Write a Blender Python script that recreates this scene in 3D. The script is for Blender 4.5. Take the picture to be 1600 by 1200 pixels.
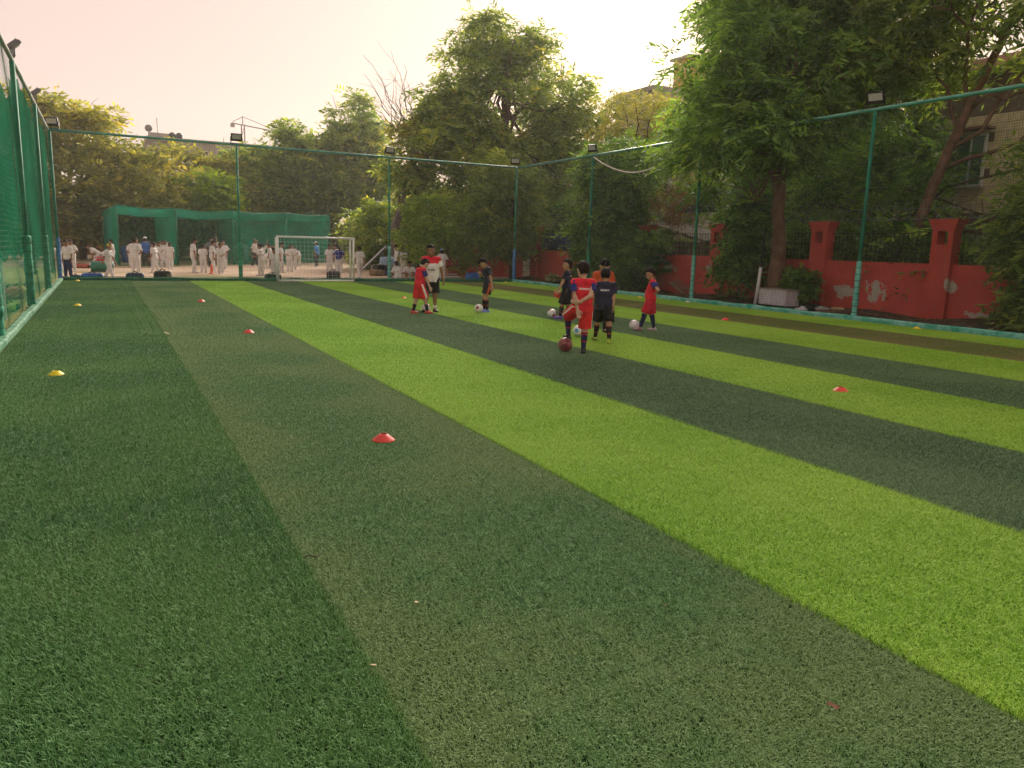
import bpy, bmesh, math, random
import numpy as np
from mathutils import Vector, Matrix
from mathutils.bvhtree import BVHTree

R = math.radians
scene = bpy.context.scene
for o in list(bpy.data.objects):
    bpy.data.objects.remove(o)
col = scene.collection
rng = np.random.default_rng(7)
random.seed(7)

# ------------------------------------------------------------------ camera
CAM_H = 1.6
cam_d = bpy.data.cameras.new('camera')
cam = bpy.data.objects.new('camera', cam_d)
col.objects.link(cam)
scene.camera = cam
cam_d.sensor_width = 36.0
cam_d.lens = 36.0 * 1199.8 / 1600.0
cam_d.clip_start = 0.05
cam_d.clip_end = 2000
yaw, pitch, roll = 0.4874, 0.1769, 0.0278
fw = Vector((math.sin(yaw) * math.cos(pitch), math.cos(yaw) * math.cos(pitch), -math.sin(pitch)))
r0 = Vector((math.cos(yaw), -math.sin(yaw), 0))
u0 = r0.cross(fw)
rt = r0 * math.cos(roll) + u0 * math.sin(roll)
up = u0 * math.cos(roll) - r0 * math.sin(roll)
cam.matrix_world = Matrix(((rt.x, up.x, -fw.x, 0), (rt.y, up.y, -fw.y, 0), (rt.z, up.z, -fw.z, CAM_H), (0, 0, 0, 1)))

# ------------------------------------------------------------------ sky, sun, exposure
SUN_AZ, SUN_EL = R(40.0), R(18.0)          # azimuth from +Y towards +X
world = bpy.data.worlds.new('World')
scene.world = world
world.use_nodes = True
wn = world.node_tree
bg = wn.nodes['Background']
sky = wn.nodes.new('ShaderNodeTexSky')
sky.sky_type = 'NISHITA'
sky.sun_disc = False
sky.sun_elevation = SUN_EL
sky.sun_rotation = SUN_AZ
sky.altitude = 200
sky.air_density = 1.0
sky.dust_density = 4.0
sky.ozone_density = 1.0
# thick evening dust: an even peach veil over the whole dome on top of the clear-sky model
veil = wn.nodes.new('ShaderNodeMix'); veil.data_type = 'RGBA'; veil.blend_type = 'ADD'; veil.inputs[0].default_value = 1.0
veil.inputs[7].default_value = (6.1, 4.65, 4.05, 1)
veil.inputs[6].default_value = (0, 0, 0, 1)
thin = wn.nodes.new('ShaderNodeMix'); thin.data_type = 'RGBA'; thin.blend_type = 'MULTIPLY'; thin.inputs[0].default_value = 1.0; thin.inputs[7].default_value = (.17, .15, .15, 1)
wn.links.new(sky.outputs[0], thin.inputs[6]); wn.links.new(thin.outputs[2], veil.inputs[6]); wn.links.new(veil.outputs[2], bg.inputs[0])
bg.inputs[1].default_value = 0.05
sun_d = bpy.data.lights.new('sun', 'SUN')
sun = bpy.data.objects.new('sun', sun_d)
col.objects.link(sun)
sun_d.energy = 4.6
sun_d.angle = R(40.0)
sun_d.color = (1.0, 0.88, 0.74)
sdir = Vector((math.sin(SUN_AZ) * math.cos(SUN_EL), math.cos(SUN_AZ) * math.cos(SUN_EL), math.sin(SUN_EL)))
sun.rotation_euler = (-sdir).to_track_quat('-Z', 'Y').to_euler()
sun.location = (30, 60, 40)
scene.view_settings.view_transform = 'Standard'
scene.view_settings.look = 'None'
scene.view_settings.exposure = 1.32
scene.view_settings.gamma = 1.0
scene.render.engine = 'CYCLES'
cy = scene.cycles
cy.max_bounces = 8
cy.diffuse_bounces = 6
cy.glossy_bounces = 2
cy.transmission_bounces = 6
cy.transparent_max_bounces = 16
cy.volume_bounces = 1
cy.use_denoising = True
cy.sample_clamp_indirect = 4.0
cy.caustics_reflective = False
cy.caustics_refractive = False

# ------------------------------------------------------------------ helpers
def tag(o, label=None, cat=None, group=None, kind=None):
    if label: o['label'] = label
    if cat: o['category'] = cat
    if group: o['group'] = group
    if kind: o['kind'] = kind
    return o

def empty(name, loc=(0, 0, 0), rz=0.0):
    o = bpy.data.objects.new(name, None)
    o.empty_display_size = 0.2
    o.location = loc
    o.rotation_euler = (0, 0, rz)
    col.objects.link(o)
    return o

def link_mesh(name, me, mat=None, parent=None):
    o = bpy.data.objects.new(name, me)
    col.objects.link(o)
    if mat is not None and not me.materials:
        me.materials.append(mat)
    if parent is not None:
        o.parent = parent
    return o

def np_mesh(name, V, F, smooth=False, rnd=None):
    """V (n,3) array, F (m,k) array of equal sized faces."""
    V = np.asarray(V, np.float32); F = np.asarray(F, np.int32)
    me = bpy.data.meshes.new(name)
    n, k = F.shape
    me.vertices.add(len(V)); me.vertices.foreach_set('co', V.ravel())
    me.loops.add(n * k); me.loops.foreach_set('vertex_index', F.ravel())
    me.polygons.add(n)
    me.polygons.foreach_set('loop_start', np.arange(0, n * k, k, dtype=np.int32))
    if rnd is not None:
        a = me.attributes.new('rnd', 'FLOAT', 'FACE')
        a.data.foreach_set('value', np.asarray(rnd, np.float32))
    me.update(calc_edges=True)
    if smooth:
        me.polygons.foreach_set('use_smooth', np.ones(n, bool))
    return me

class MB:
    def __init__(s):
        s.v = []; s.f = []
    def add(s, vs, fs):
        b = len(s.v)
        s.v += [tuple(v) for v in vs]
        s.f += [tuple(b + i for i in f) for f in fs]
        return s
    def box(s, c, d, rz=0.0, M=None):
        x, y, z = d[0] / 2, d[1] / 2, d[2] / 2
        vs = [Vector(p) for p in ((-x,-y,-z),(x,-y,-z),(x,y,-z),(-x,y,-z),(-x,-y,z),(x,-y,z),(x,y,z),(-x,y,z))]
        m = M if M is not None else Matrix.Rotation(rz, 3, 'Z')
        c = Vector(c)
        return s.add([c + m @ v for v in vs], [(0,3,2,1),(4,5,6,7),(0,1,5,4),(1,2,6,5),(2,3,7,6),(3,0,4,7)])
    def path(s, pts, rad, seg=8, cap=True):
        pts = [Vector(p) for p in pts]
        if not hasattr(rad, '__len__'): rad = [rad] * len(pts)
        b = len(s.v); ref = None
        for i, p in enumerate(pts):
            t = (pts[min(i + 1, len(pts) - 1)] - pts[max(i - 1, 0)])
            t = t.normalized() if t.length > 1e-9 else Vector((0, 0, 1))
            if ref is None:
                ref = Vector((1, 0, 0)) if abs(t.x) < 0.8 else Vector((0, 1, 0))
            a = (ref - t * ref.dot(t)).normalized(); ref = a
            c = t.cross(a)
            for k in range(seg):
                an = 2 * math.pi * k / seg
                s.v.append(tuple(p + (a * math.cos(an) + c * math.sin(an)) * rad[i]))
        for i in range(len(pts) - 1):
            for k in range(seg):
                k2 = (k + 1) % seg
                s.f.append((b + i*seg + k, b + i*seg + k2, b + (i+1)*seg + k2, b + (i+1)*seg + k))
        if cap:
            s.f.append(tuple(b + k for k in reversed(range(seg))))
            e = b + (len(pts) - 1) * seg
            s.f.append(tuple(e + k for k in range(seg)))
        return s
    def tube(s, a, b, r, seg=10):
        return s.path([a, b], r, seg)
    def lathe(s, c, prof, seg=20, axis='Z'):
        c = Vector(c); b = len(s.v); n = len(prof)
        for k in range(seg):
            an = 2 * math.pi * k / seg
            for (r, z) in prof:
                p = Vector((r * math.cos(an), r * math.sin(an), z))
                if axis == 'X': p = Vector((p.z, p.x, p.y))
                if axis == 'Y': p = Vector((p.y, p.z, p.x))
                s.v.append(tuple(c + p))
        for k in range(seg):
            k2 = (k + 1) % seg
            for i in range(n - 1):
                s.f.append((b + k*n + i, b + k2*n + i, b + k2*n + i + 1, b + k*n + i + 1))
        return s
    def mesh(s, name, smooth=False):
        me = bpy.data.meshes.new(name)
        me.from_pydata(s.v, [], s.f)
        me.update()
        if smooth:
            me.polygons.foreach_set('use_smooth', np.ones(len(me.polygons), bool))
        return me
    def build(s, name, mat, parent=None, smooth=False, bevel=0.0):
        o = link_mesh(name, s.mesh(name, smooth), mat, parent)
        if bevel:
            m = o.modifiers.new('bevel', 'BEVEL'); m.width = bevel; m.segments = 2; m.limit_method = 'ANGLE'
        return o

# ------------------------------------------------------------------ materials
MATS = {}
def mat(name, c, rough=0.7, var=0.15, scale=6.0, bump=0.0, bscale=40.0, c2=None, metallic=0.0, detail=5.0, spec=0.3, coord='Object'):
    if name in MATS: return MATS[name]
    m = bpy.data.materials.new(name); m.use_nodes = True
    nt = m.node_tree; p = nt.nodes['Principled BSDF']
    p.inputs['Roughness'].default_value = rough
    p.inputs['Metallic'].default_value = metallic
    p.inputs['Specular IOR Level'].default_value = spec
    tc = nt.nodes.new('ShaderNodeTexCoord')
    nz = nt.nodes.new('ShaderNodeTexNoise'); nz.inputs['Scale'].default_value = scale; nz.inputs['Detail'].default_value = detail
    nt.links.new(tc.outputs[coord], nz.inputs['Vector'])
    rp = nt.nodes.new('ShaderNodeValToRGB')
    a = c2 if c2 else tuple(x * (1 - var) for x in c)
    b = c if c2 else tuple(min(1, x * (1 + var)) for x in c)
    rp.color_ramp.elements[0].color = (*a, 1); rp.color_ramp.elements[0].position = 0.35
    rp.color_ramp.elements[1].color = (*b, 1); rp.color_ramp.elements[1].position = 0.65
    nt.links.new(nz.outputs[0], rp.inputs[0]); nt.links.new(rp.outputs[0], p.inputs['Base Color'])
    if bump:
        n2 = nt.nodes.new('ShaderNodeTexNoise'); n2.inputs['Scale'].default_value = bscale; n2.inputs['Detail'].default_value = 4
        nt.links.new(tc.outputs[coord], n2.inputs['Vector'])
        bp = nt.nodes.new('ShaderNodeBump'); bp.inputs['Strength'].default_value = bump; bp.inputs['Distance'].default_value = 0.02
        nt.links.new(n2.outputs[0], bp.inputs['Height']); nt.links.new(bp.outputs[0], p.inputs['Normal'])
    MATS[name] = m
    return m

def leaf_mat(name, dark, light, trans=0.35, accent=None, rough=0.55):
    m = bpy.data.materials.new(name); m.use_nodes = True
    nt = m.node_tree; nt.nodes.remove(nt.nodes['Principled BSDF'])
    at = nt.nodes.new('ShaderNodeAttribute'); at.attribute_name = 'rnd'
    rp = nt.nodes.new('ShaderNodeValToRGB')
    e = rp.color_ramp.elements
    e[0].color = (*dark, 1); e[0].position = 0.1
    e[1].color = (*light, 1); e[1].position = 0.92
    if accent:
        q = e.new(0.97); q.color = (*accent, 1)
    df = nt.nodes.new('ShaderNodeBsdfPrincipled'); df.inputs['Roughness'].default_value = rough
    df.inputs['Specular IOR Level'].default_value = 0.35
    tr = nt.nodes.new('ShaderNodeBsdfTranslucent')
    tc = nt.nodes.new('ShaderNodeMix'); tc.data_type = 'RGBA'; tc.blend_type = 'MULTIPLY'; tc.inputs[0].default_value = 1.0
    tc.inputs[7].default_value = (1.5, 1.35, 0.5, 1)
    mx = nt.nodes.new('ShaderNodeMixShader'); mx.inputs[0].default_value = trans
    L = nt.links.new
    L(at.outputs['Fac'], rp.inputs[0]); L(rp.outputs[0], df.inputs['Base Color'])
    L(rp.outputs[0], tc.inputs[6]); L(tc.outputs[2], tr.inputs['Color'])
    L(df.outputs[0], mx.inputs[1]); L(tr.outputs[0], mx.inputs[2])
    L(mx.outputs[0], nt.nodes['Material Output'].inputs[0])
    return m

def cloth_net_mat(name, c, alpha, cell=0.0):
    """woven shade cloth: an open weave that lets part of the light straight through"""
    m = bpy.data.materials.new(name); m.use_nodes = True
    nt = m.node_tree; L = nt.links.new
    nt.nodes.remove(nt.nodes['Principled BSDF'])
    tcn = nt.nodes.new('ShaderNodeTexCoord')
    nz = nt.nodes.new('ShaderNodeTexNoise'); nz.inputs['Scale'].default_value = 0.9; nz.inputs['Detail'].default_value = 4
    L(tcn.outputs['Object'], nz.inputs['Vector'])
    rp = nt.nodes.new('ShaderNodeValToRGB')
    rp.color_ramp.elements[0].color = (*[x * 0.75 for x in c], 1); rp.color_ramp.elements[0].position = 0.3
    rp.color_ramp.elements[1].color = (*[min(1, x * 1.25) for x in c], 1); rp.color_ramp.elements[1].position = 0.7
    L(nz.outputs[0], rp.inputs[0])
    df = nt.nodes.new('ShaderNodeBsdfDiffuse'); tr = nt.nodes.new('ShaderNodeBsdfTranslucent')
    L(rp.outputs[0], df.inputs[0]); L(rp.outputs[0], tr.inputs[0])
    m1 = nt.nodes.new('ShaderNodeMixShader'); m1.inputs[0].default_value = 0.5
    L(df.outputs[0], m1.inputs[1]); L(tr.outputs[0], m1.inputs[2])
    tp = nt.nodes.new('ShaderNodeBsdfTransparent')
    m2 = nt.nodes.new('ShaderNodeMixShader'); m2.inputs[0].default_value = alpha
    L(tp.outputs[0], m2.inputs[1]); L(m1.outputs[0], m2.inputs[2])
    L(m2.outputs[0], nt.nodes['Material Output'].inputs[0])
    return m

# ------------------------------------------------------------------ ground
m_dirt = mat('clay_ground', (0.46, 0.34, 0.24), 0.95, c2=(0.36, 0.26, 0.18), scale=0.35, bump=0.5, bscale=3.0, detail=8)
mb = MB(); mb.add([(-70, -30, -0.03), (110, -30, -0.03), (110, 190, -0.03), (-70, 190, -0.03)], [(0, 1, 2, 3)])
g = mb.build('ground', m_dirt); tag(g, 'bare brown clay ground around the football pitch', 'ground', kind='structure')
# mix some dry grass patches into the clay
nt = m_dirt.node_tree; L = nt.links.new
p = nt.nodes['Principled BSDF']; src = p.inputs['Base Color'].links[0].from_socket
geo = nt.nodes.new('ShaderNodeNewGeometry')
n3 = nt.nodes.new('ShaderNodeTexNoise'); n3.inputs['Scale'].default_value = 0.16; n3.inputs['Detail'].default_value = 6
L(geo.outputs['Position'], n3.inputs['Vector'])
r3 = nt.nodes.new('ShaderNodeValToRGB'); r3.color_ramp.elements[0].position = 0.52; r3.color_ramp.elements[1].position = 0.62
L(n3.outputs[0], r3.inputs[0])
mx = nt.nodes.new('ShaderNodeMix'); mx.data_type = 'RGBA'
L(r3.outputs[0], mx.inputs[0]); L(src, mx.inputs[6]); mx.inputs[7].default_value = (0.17, 0.16, 0.055, 1)
L(mx.outputs[2], p.inputs['Base Color'])

# ------------------------------------------------------------------ artificial turf
FX0, FX1, FY0, FY1 = -1.25, 16.45, -2.0, 31.2
def turf_material(name, base, light, worn, back=False, wornamt=0.5, edges=None):
    m = bpy.data.materials.new(name); m.use_nodes = True
    nt = m.node_tree; L = nt.links.new; p = nt.nodes['Principled BSDF']
    p.inputs['Roughness'].default_value = 0.6; p.inputs['Specular IOR Level'].default_value = 0.2
    geo = nt.nodes.new('ShaderNodeNewGeometry')
    n1 = nt.nodes.new('ShaderNodeTexNoise'); n1.inputs['Scale'].default_value = 0.45; n1.inputs['Detail'].default_value = 5
    n2 = nt.nodes.new('ShaderNodeTexNoise'); n2.inputs['Scale'].default_value = 8.0; n2.inputs['Detail'].default_value = 6; n2.inputs['Roughness'].default_value = .65
    L(geo.outputs['Position'], n1.inputs['Vector']); L(geo.outputs['Position'], n2.inputs['Vector'])
    ad = nt.nodes.new('ShaderNodeMath'); ad.operation = 'MULTIPLY_ADD'; ad.inputs[1].default_value = 0.45
    L(n2.outputs[0], ad.inputs[0]); 
    sc = nt.nodes.new('ShaderNodeMath'); sc.operation = 'MULTIPLY_ADD'; sc.inputs[1].default_value = 1.5; sc.inputs[2].default_value = -.38
    L(n1.outputs[0], sc.inputs[0]); L(sc.outputs[0], ad.inputs[2])
    rw = nt.nodes.new('ShaderNodeValToRGB'); rw.color_ramp.elements[0].position = 0.47; rw.color_ramp.elements[1].position = 0.72
    rw.color_ramp.elements[1].color = (wornamt, wornamt, wornamt, 1)
    if edges:
        sx = nt.nodes.new('ShaderNodeSeparateXYZ'); L(geo.outputs['Position'], sx.inputs[0]); last = ad.outputs[0]
        for e in edges:
            a = nt.nodes.new('ShaderNodeMath'); a.operation = 'SUBTRACT'; a.inputs[1].default_value = e; L(sx.outputs[0], a.inputs[0])
            b = nt.nodes.new('ShaderNodeMath'); b.operation = 'ABSOLUTE'; L(a.outputs[0], b.inputs[0])
            c = nt.nodes.new('ShaderNodeMapRange'); c.inputs[1].default_value = 0.0; c.inputs[2].default_value = .45; c.inputs[3].default_value = .18; c.inputs[4].default_value = 0.0
            L(b.outputs[0], c.inputs[0])
            d = nt.nodes.new('ShaderNodeMath'); d.operation = 'ADD'; L(last, d.inputs[0]); L(c.outputs[0], d.inputs[1]); last = d.outputs[0]
        L(last, rw.inputs[0])
    else:
        L(ad.outputs[0], rw.inputs[0])
    at = nt.nodes.new('ShaderNodeAttribute'); at.attribute_name = 'rnd'
    mx = nt.nodes.new('ShaderNodeMix'); mx.data_type = 'RGBA'
    mx.inputs[6].default_value = (*base, 1); mx.inputs[7].default_value = (*light, 1)
    if back:
        p.inputs['Specular IOR Level'].default_value = 0.0; p.inputs['Roughness'].default_value = 1.0
        mx.inputs[0].default_value = 0.15
    else:
        L(at.outputs['Fac'], mx.inputs[0])
    m2 = nt.nodes.new('ShaderNodeMix'); m2.data_type = 'RGBA'
    L(rw.outputs[0], m2.inputs[0]); L(mx.outputs[2], m2.inputs[6]); m2.inputs[7].default_value = (*worn, 1)
    L(m2.outputs[2], p.inputs['Base Color'])
    return m

def blade_patch(name, size, n, h, lean, width, seed, leandir=None):
    r = np.random.default_rng(seed)
    m_ = 36; nt_ = m_ * m_                          # the pile stands in stitched tufts with small dark gaps between
    gx, gy = np.meshgrid(np.arange(m_), np.arange(m_)); c_ = size / m_
    tx = (gx.ravel() + .5 + r.uniform(-.5, .5, nt_)) * c_ - size / 2; ty = (gy.ravel() + .5 + r.uniform(-.5, .5, nt_)) * c_ - size / 2
    tk = np.arange(n) % nt_
    x = tx[tk] + r.normal(0, .0055, n); y = ty[tk] + r.normal(0, .0055, n); tr_ = r.random(nt_)
    az = r.uniform(0, 2 * np.pi, n)
    if leandir is not None:
        az = np.where(r.random(n) < 0.55, leandir + r.normal(0, 0.7, n), az)
    ln = h * r.uniform(0.7, 1.15, n); le = np.clip(r.normal(lean, 0.25, n), 0.05, 1.45)
    wz = az + np.pi / 2 + r.normal(0, 0.5, n)
    wx, wy = np.cos(wz) * width / 2, np.sin(wz) * width / 2
    d1 = np.stack([np.cos(az) * np.sin(le * .5), np.sin(az) * np.sin(le * .5), np.cos(le * .5)], 1)
    d2 = np.stack([np.cos(az) * np.sin(le * 1.25), np.sin(az) * np.sin(le * 1.25), np.cos(le * 1.25)], 1)
    b = np.stack([x, y, np.zeros(n)], 1); w = np.stack([wx, wy, np.zeros(n)], 1)
    mid = b + d1 * (ln * .55)[:, None]; tip = mid + d2 * (ln * .5)[:, None]
    V = np.stack([b - w, b + w, mid + w, mid - w, tip + w * .5, tip - w * .5], 1).reshape(-1, 3)
    k = np.arange(n)[:, None] * 6
    F = np.concatenate([k + np.array([[0, 1, 2, 3]]), k + np.array([[3, 2, 4, 5]])], 0)
    rn = np.clip(tr_[tk] * .55 + r.random(n) * .55 - .05, 0, 1); rn = np.where(rn > .75, rn, rn * .75)
    return np_mesh(name, V, F, rnd=np.concatenate([rn, rn]))

def turf_gn(nx, ny, sp):
    ng = bpy.data.node_groups.new('lay_turf', 'GeometryNodeTree')
    ng.interface.new_socket('Geometry', in_out='INPUT', socket_type='NodeSocketGeometry')
    ng.interface.new_socket('Geometry', in_out='OUTPUT', socket_type='NodeSocketGeometry')
    N = ng.nodes; L = ng.links.new
    gi = N.new('NodeGroupInput'); go = N.new('NodeGroupOutput')
    gr = N.new('GeometryNodeMeshGrid')
    gr.inputs['Size X'].default_value = sp * (nx - 1); gr.inputs['Size Y'].default_value = sp * (ny - 1)
    gr.inputs['Vertices X'].default_value = nx; gr.inputs['Vertices Y'].default_value = ny
    ti = N.new('GeometryNodeGeometryToInstance'); io = N.new('GeometryNodeInstanceOnPoints')
    rv = N.new('FunctionNodeRandomValue'); rv.data_type = 'INT'
    rv.inputs[4].default_value = 0; rv.inputs[5].default_value = 3
    mu = N.new('ShaderNodeMath'); mu.operation = 'MULTIPLY'; mu.inputs[1].default_value = math.pi / 2
    cx = N.new('ShaderNodeCombineXYZ')
    L(gi.outputs[0], ti.inputs[0]); L(gr.outputs['Mesh'], io.inputs['Points']); L(ti.outputs[0], io.inputs['Instance'])
    L(rv.outputs[2], mu.inputs[0]); L(mu.outputs[0], cx.inputs[2]); L(cx.outputs[0], io.inputs['Rotation'])
    L(io.outputs[0], go.inputs[0])
    return ng

KIND = {
    'deep':   dict(base=(0.018, 0.085, 0.016), light=(0.21, 0.46, 0.17), worn=(0.17, 0.33, 0.10), h=.034, lean=.85, w=.0025, n=7800, ld=None, wa=.6),
    'worn':   dict(base=(0.034, 0.125, 0.026), light=(0.225, 0.46, 0.165), worn=(0.215, 0.33, 0.12), h=.022, lean=1.0, w=.0023, n=11000, ld=None, wa=.7),
    'bright': dict(base=(0.140, 0.36, 0.008), light=(0.52, 0.80, 0.13), worn=(0.43, 0.66, 0.10), h=.033, lean=.95, w=.0025, n=8200, ld=None, wa=.6),
    'dark':   dict(base=(0.022, 0.072, 0.022), light=(0.25, 0.43, 0.215), worn=(0.18, 0.31, 0.14), h=.028, lean=.9, w=.0024, n=8200, ld=None, wa=.6),
    'olive':  dict(base=(0.065, 0.115, 0.016), light=(0.32, 0.38, 0.13), worn=(0.26, 0.24, 0.10), h=.022, lean=1.0, w=.0024, n=8200, ld=None, wa=.8),
}
strips = [(-1.30, .80, 'deep', 'deep green turf strip beside the green shade netting on the left'),
          (.80, 2.76, 'worn', 'dull worn grey-green turf strip, second from the left netting'),
          (2.76, 4.72, 'bright', 'widest-looking lime green turf strip crossing the foreground'),
          (4.72, 6.73, 'dark', 'dark green turf strip just beyond the foreground lime strip'),
          (6.73, 8.73, 'bright', 'lime green turf strip where the boy in red stands with his ball'),
          (8.73, 10.76, 'dark', 'dark green turf strip under the boy with hands on hips'),
          (10.76, 12.86, 'bright', 'lime green turf strip beyond the farthest dark one'),
          (12.86, 14.87, 'olive', 'brownish olive worn turf strip near the right kerb'),
          (14.87, 16.45, 'bright', 'lime green turf strip along the turquoise right kerb')]
PS = 0.49
patches = {}; backm = {}; bladem = {}
for k, d in KIND.items():
    patches[k] = blade_patch('turf_blades', PS * 1.04, d['n'], d['h'], d['lean'], d['w'], list(KIND).index(k) + 11, d['ld'])
    backm[k] = turf_material('turf_back_' + k, tuple(x * .25 + .004 for x in d['base']), tuple(x * .4 for x in d['base']), tuple(x * .4 for x in d['base']), True)
    bladem[k] = turf_material('turf_blade_' + k, d['base'], d['light'], d['worn'], False, d['wa'], {'worn': (.8, 2.76), 'olive': (12.86,)}.get(k))
    patches[k].materials.append(bladem[k])
NY = int((FY1 - FY0) / PS)
turf_groups = {}
for i, (x0, x1, k, lab) in enumerate(strips):
    mb = MB(); mb.box(((x0 + x1) / 2, (FY0 + FY1) / 2, -0.015), (x1 - x0 - .012, FY1 - FY0, .03))
    s = mb.build('turf_strip', backm[k]); tag(s, lab, 'turf', 'turf strips', 'structure')
    nx = 5 if x1 - x0 > 2.05 else 4
    sp = (x1 - x0 - PS * 1.04 - (.035 if k == 'bright' else .012)) / (nx - 1)
    key = (nx, round(sp, 3))
    ng = turf_gn(nx, NY, sp)
    rd = ng.nodes
    b = bpy.data.objects.new('turf_blades', patches[k]); col.objects.link(b)
    b.location = ((x0 + x1) / 2, (FY0 + FY1) / 2, 0.001)
    gr = [q for q in ng.nodes if q.bl_idname == 'GeometryNodeMeshGrid'][0]
    gr.inputs['Size Y'].default_value = PS * (NY - 1)
    md = b.modifiers.new('lay', 'NODES'); md.node_group = ng
    tag(b, 'short plastic grass blades of the ' + lab, 'turf', kind='stuff')

# ragged seams: blades of each strip straying over the joint
def fringe(xs, side, k, seed, lab):
    r = np.random.default_rng(seed); d = KIND[k]; y1 = 20.0; n = int((y1 - FY0) * 420)
    y = r.uniform(FY0, y1, n); wv = .014 * np.sin(y * .9 + seed) + .008 * np.sin(y * 2.7 + seed * 2)
    reach = np.maximum(0, wv * side) + np.abs(r.normal(0, .007, n))
    x = xs - .02 * side + side * (reach + .02) * r.random(n) ** .6
    az = r.uniform(0, 2 * np.pi, n); le = np.clip(r.normal(.9, .25, n), .1, 1.4); ln = d['h'] * r.uniform(.7, 1.15, n)
    wx = np.stack([-np.sin(az), np.cos(az), np.zeros(n)], 1) * d['w'] / 2; b = np.stack([x, y, np.zeros(n)], 1)
    d1 = np.stack([np.cos(az) * np.sin(le * .6), np.sin(az) * np.sin(le * .6), np.cos(le * .6)], 1)
    tip = b + d1 * ln[:, None]
    V = np.stack([b - wx, b + wx, tip + wx * .5, tip - wx * .5], 1).reshape(-1, 3)
    me = np_mesh('turf_fringe', V, np.arange(4 * n).reshape(-1, 4), rnd=r.random(n)); me.materials.append(bladem[k])
    o = bpy.data.objects.new('turf_fringe', me); col.objects.link(o); o.location.z = .001
    tag(o, lab, 'turf', kind='stuff')
for i in range(len(strips) - 1):
    a, b = strips[i], strips[i + 1]
    fringe(a[1], 1, a[2], 50 + i, 'stray blades along the right seam of the ' + a[3])
    fringe(a[1], -1, b[2], 70 + i, 'stray blades along the left seam of the ' + b[3])

# ------------------------------------------------------------------ kerbs
def kerb_mat(name, c, c2):
    return mat(name, c, 0.75, c2=c2, scale=5.0, bump=0.5, bscale=25)
m_kerb_r = kerb_mat('turquoise_cloth', (0.22, 0.52, 0.44), (0.03, 0.30, 0.20))
m_kerb_f = kerb_mat('dark_green_cloth', (0.02, 0.17, 0.085), (0.01, 0.075, 0.04))
m_kerb_l = kerb_mat('faded_green_cloth', (0.15, 0.31, 0.20), (0.02, 0.15, 0.07))
def kerb(a, b, w, h, m, lab, seed):
    a = Vector(a); b = Vector(b); d = (b - a).normalized(); n = Vector((-d.y, d.x, 0))
    K = max(2, int((b - a).length / 0.5)); r = random.Random(seed)
    prof = [(-w/2, 0), (-w/2, h*.8), (-w*.3, h), (w*.3, h), (w/2, h*.8), (w/2, 0)]
    mb = MB(); P = len(prof)
    for i in range(K + 1):
        p = a.lerp(b, i / K); jx = r.uniform(-.012, .012); jz = r.uniform(.9, 1.1)
        for (u, z) in prof:
            mb.v.append(tuple(p + n * (u + jx) + Vector((0, 0, z * jz))))
    for i in range(K):
        for j in range(P - 1):
            mb.f.append((i*P + j, i*P + j + 1, (i+1)*P + j + 1, (i+1)*P + j))
    mb.f.append(tuple(range(P))); mb.f.append(tuple(reversed(range(K*P, K*P + P))))
    o = mb.build('kerb', m); tag(o, lab, 'kerb', kind='structure'); return o
kerb((16.58, -3, 0), (16.58, 31.5, 0), .18, .13, m_kerb_r, 'low turquoise kerb along the right side of the pitch', 1)
kerb((-1.35, 31.38, 0), (16.47, 31.38, 0), .16, .12, m_kerb_f, 'low dark green kerb along the far end of the pitch', 2)
kerb((-1.38, -3, 0), (-1.38, 31.29, 0), .14, .10, m_kerb_l, 'low faded pale green kerb along the left netting', 3)

o = MB().box((-7.5, 18, -.028), (11.9, 50, .02)).build('grass_verge', mat('dry_grass', (0.26, 0.28, 0.07), .95, c2=(0.16, 0.20, 0.05), scale=2.5, bump=.6, bscale=30, detail=8)); tag(o, 'dry grass verge outside the left netting', 'grass', kind='structure')
# soil bed between the right kerb and the red wall
def soil_z(x, y): return 0.03 + 0.05 * math.sin(x * 2.1 + y * .7) + 0.04 * math.sin(y * 1.9) + max(0, (x - 17.2)) * .07 + max(0, 12.5 - y) * .02
mb = MB(); nx_, ny_ = 9, 90
for i in range(nx_ + 1):
    for j in range(ny_ + 1):
        x = 16.7 + 2.12 * i / nx_; y = -2 + 36 * j / ny_
        mb.v.append((x, y, soil_z(x, y) + random.uniform(-.015, .015)))
for i in range(nx_):
    for j in range(ny_):
        a = i * (ny_ + 1) + j
        mb.f.append((a, a + ny_ + 1, a + ny_ + 2, a + 1))
m_soil = mat('garden_soil', (0.11, 0.075, 0.05), 0.95, c2=(0.045, 0.035, 0.025), scale=9, bump=0.9, bscale=25, detail=8)
o = mb.build('soil_bed', m_soil, smooth=True); tag(o, 'strip of dark soil and litter below the red wall', 'soil', kind='structure')
# ------------------------------------------------------------------ fences
m_pole = mat('green_pole_paint', (0.012, 0.17, 0.10), 0.6, var=.3, scale=4, spec=.2)
m_rail = mat('green_rail_paint', (0.04, 0.23, 0.165), 0.35, var=.25, scale=3, spec=.6)
m_rail_l = mat('greyed_rail_paint', (0.17, 0.17, 0.15), 0.5, var=.2, scale=3)
m_pad_g = mat('green_pad_cloth', (0.05, 0.34, 0.21), 0.7, c2=(0.015, 0.17, 0.09), scale=7, bump=.5, bscale=20)
m_pad_t = mat('turquoise_pad_cloth', (0.20, 0.50, 0.45), 0.7, c2=(0.07, 0.32, 0.27), scale=6, bump=.5, bscale=20)
m_pad_b = mat('blue_pad_cloth', (0.09, 0.27, 0.62), 0.7, c2=(0.05, 0.16, 0.42), scale=7, bump=.4, bscale=20)
m_net = mat('dark_net_cord', (0.035, 0.07, 0.052), 0.8, var=.3)
m_net_l = mat('green_net_cord', (0.02, 0.16, 0.09), 0.8, var=.3)
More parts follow.
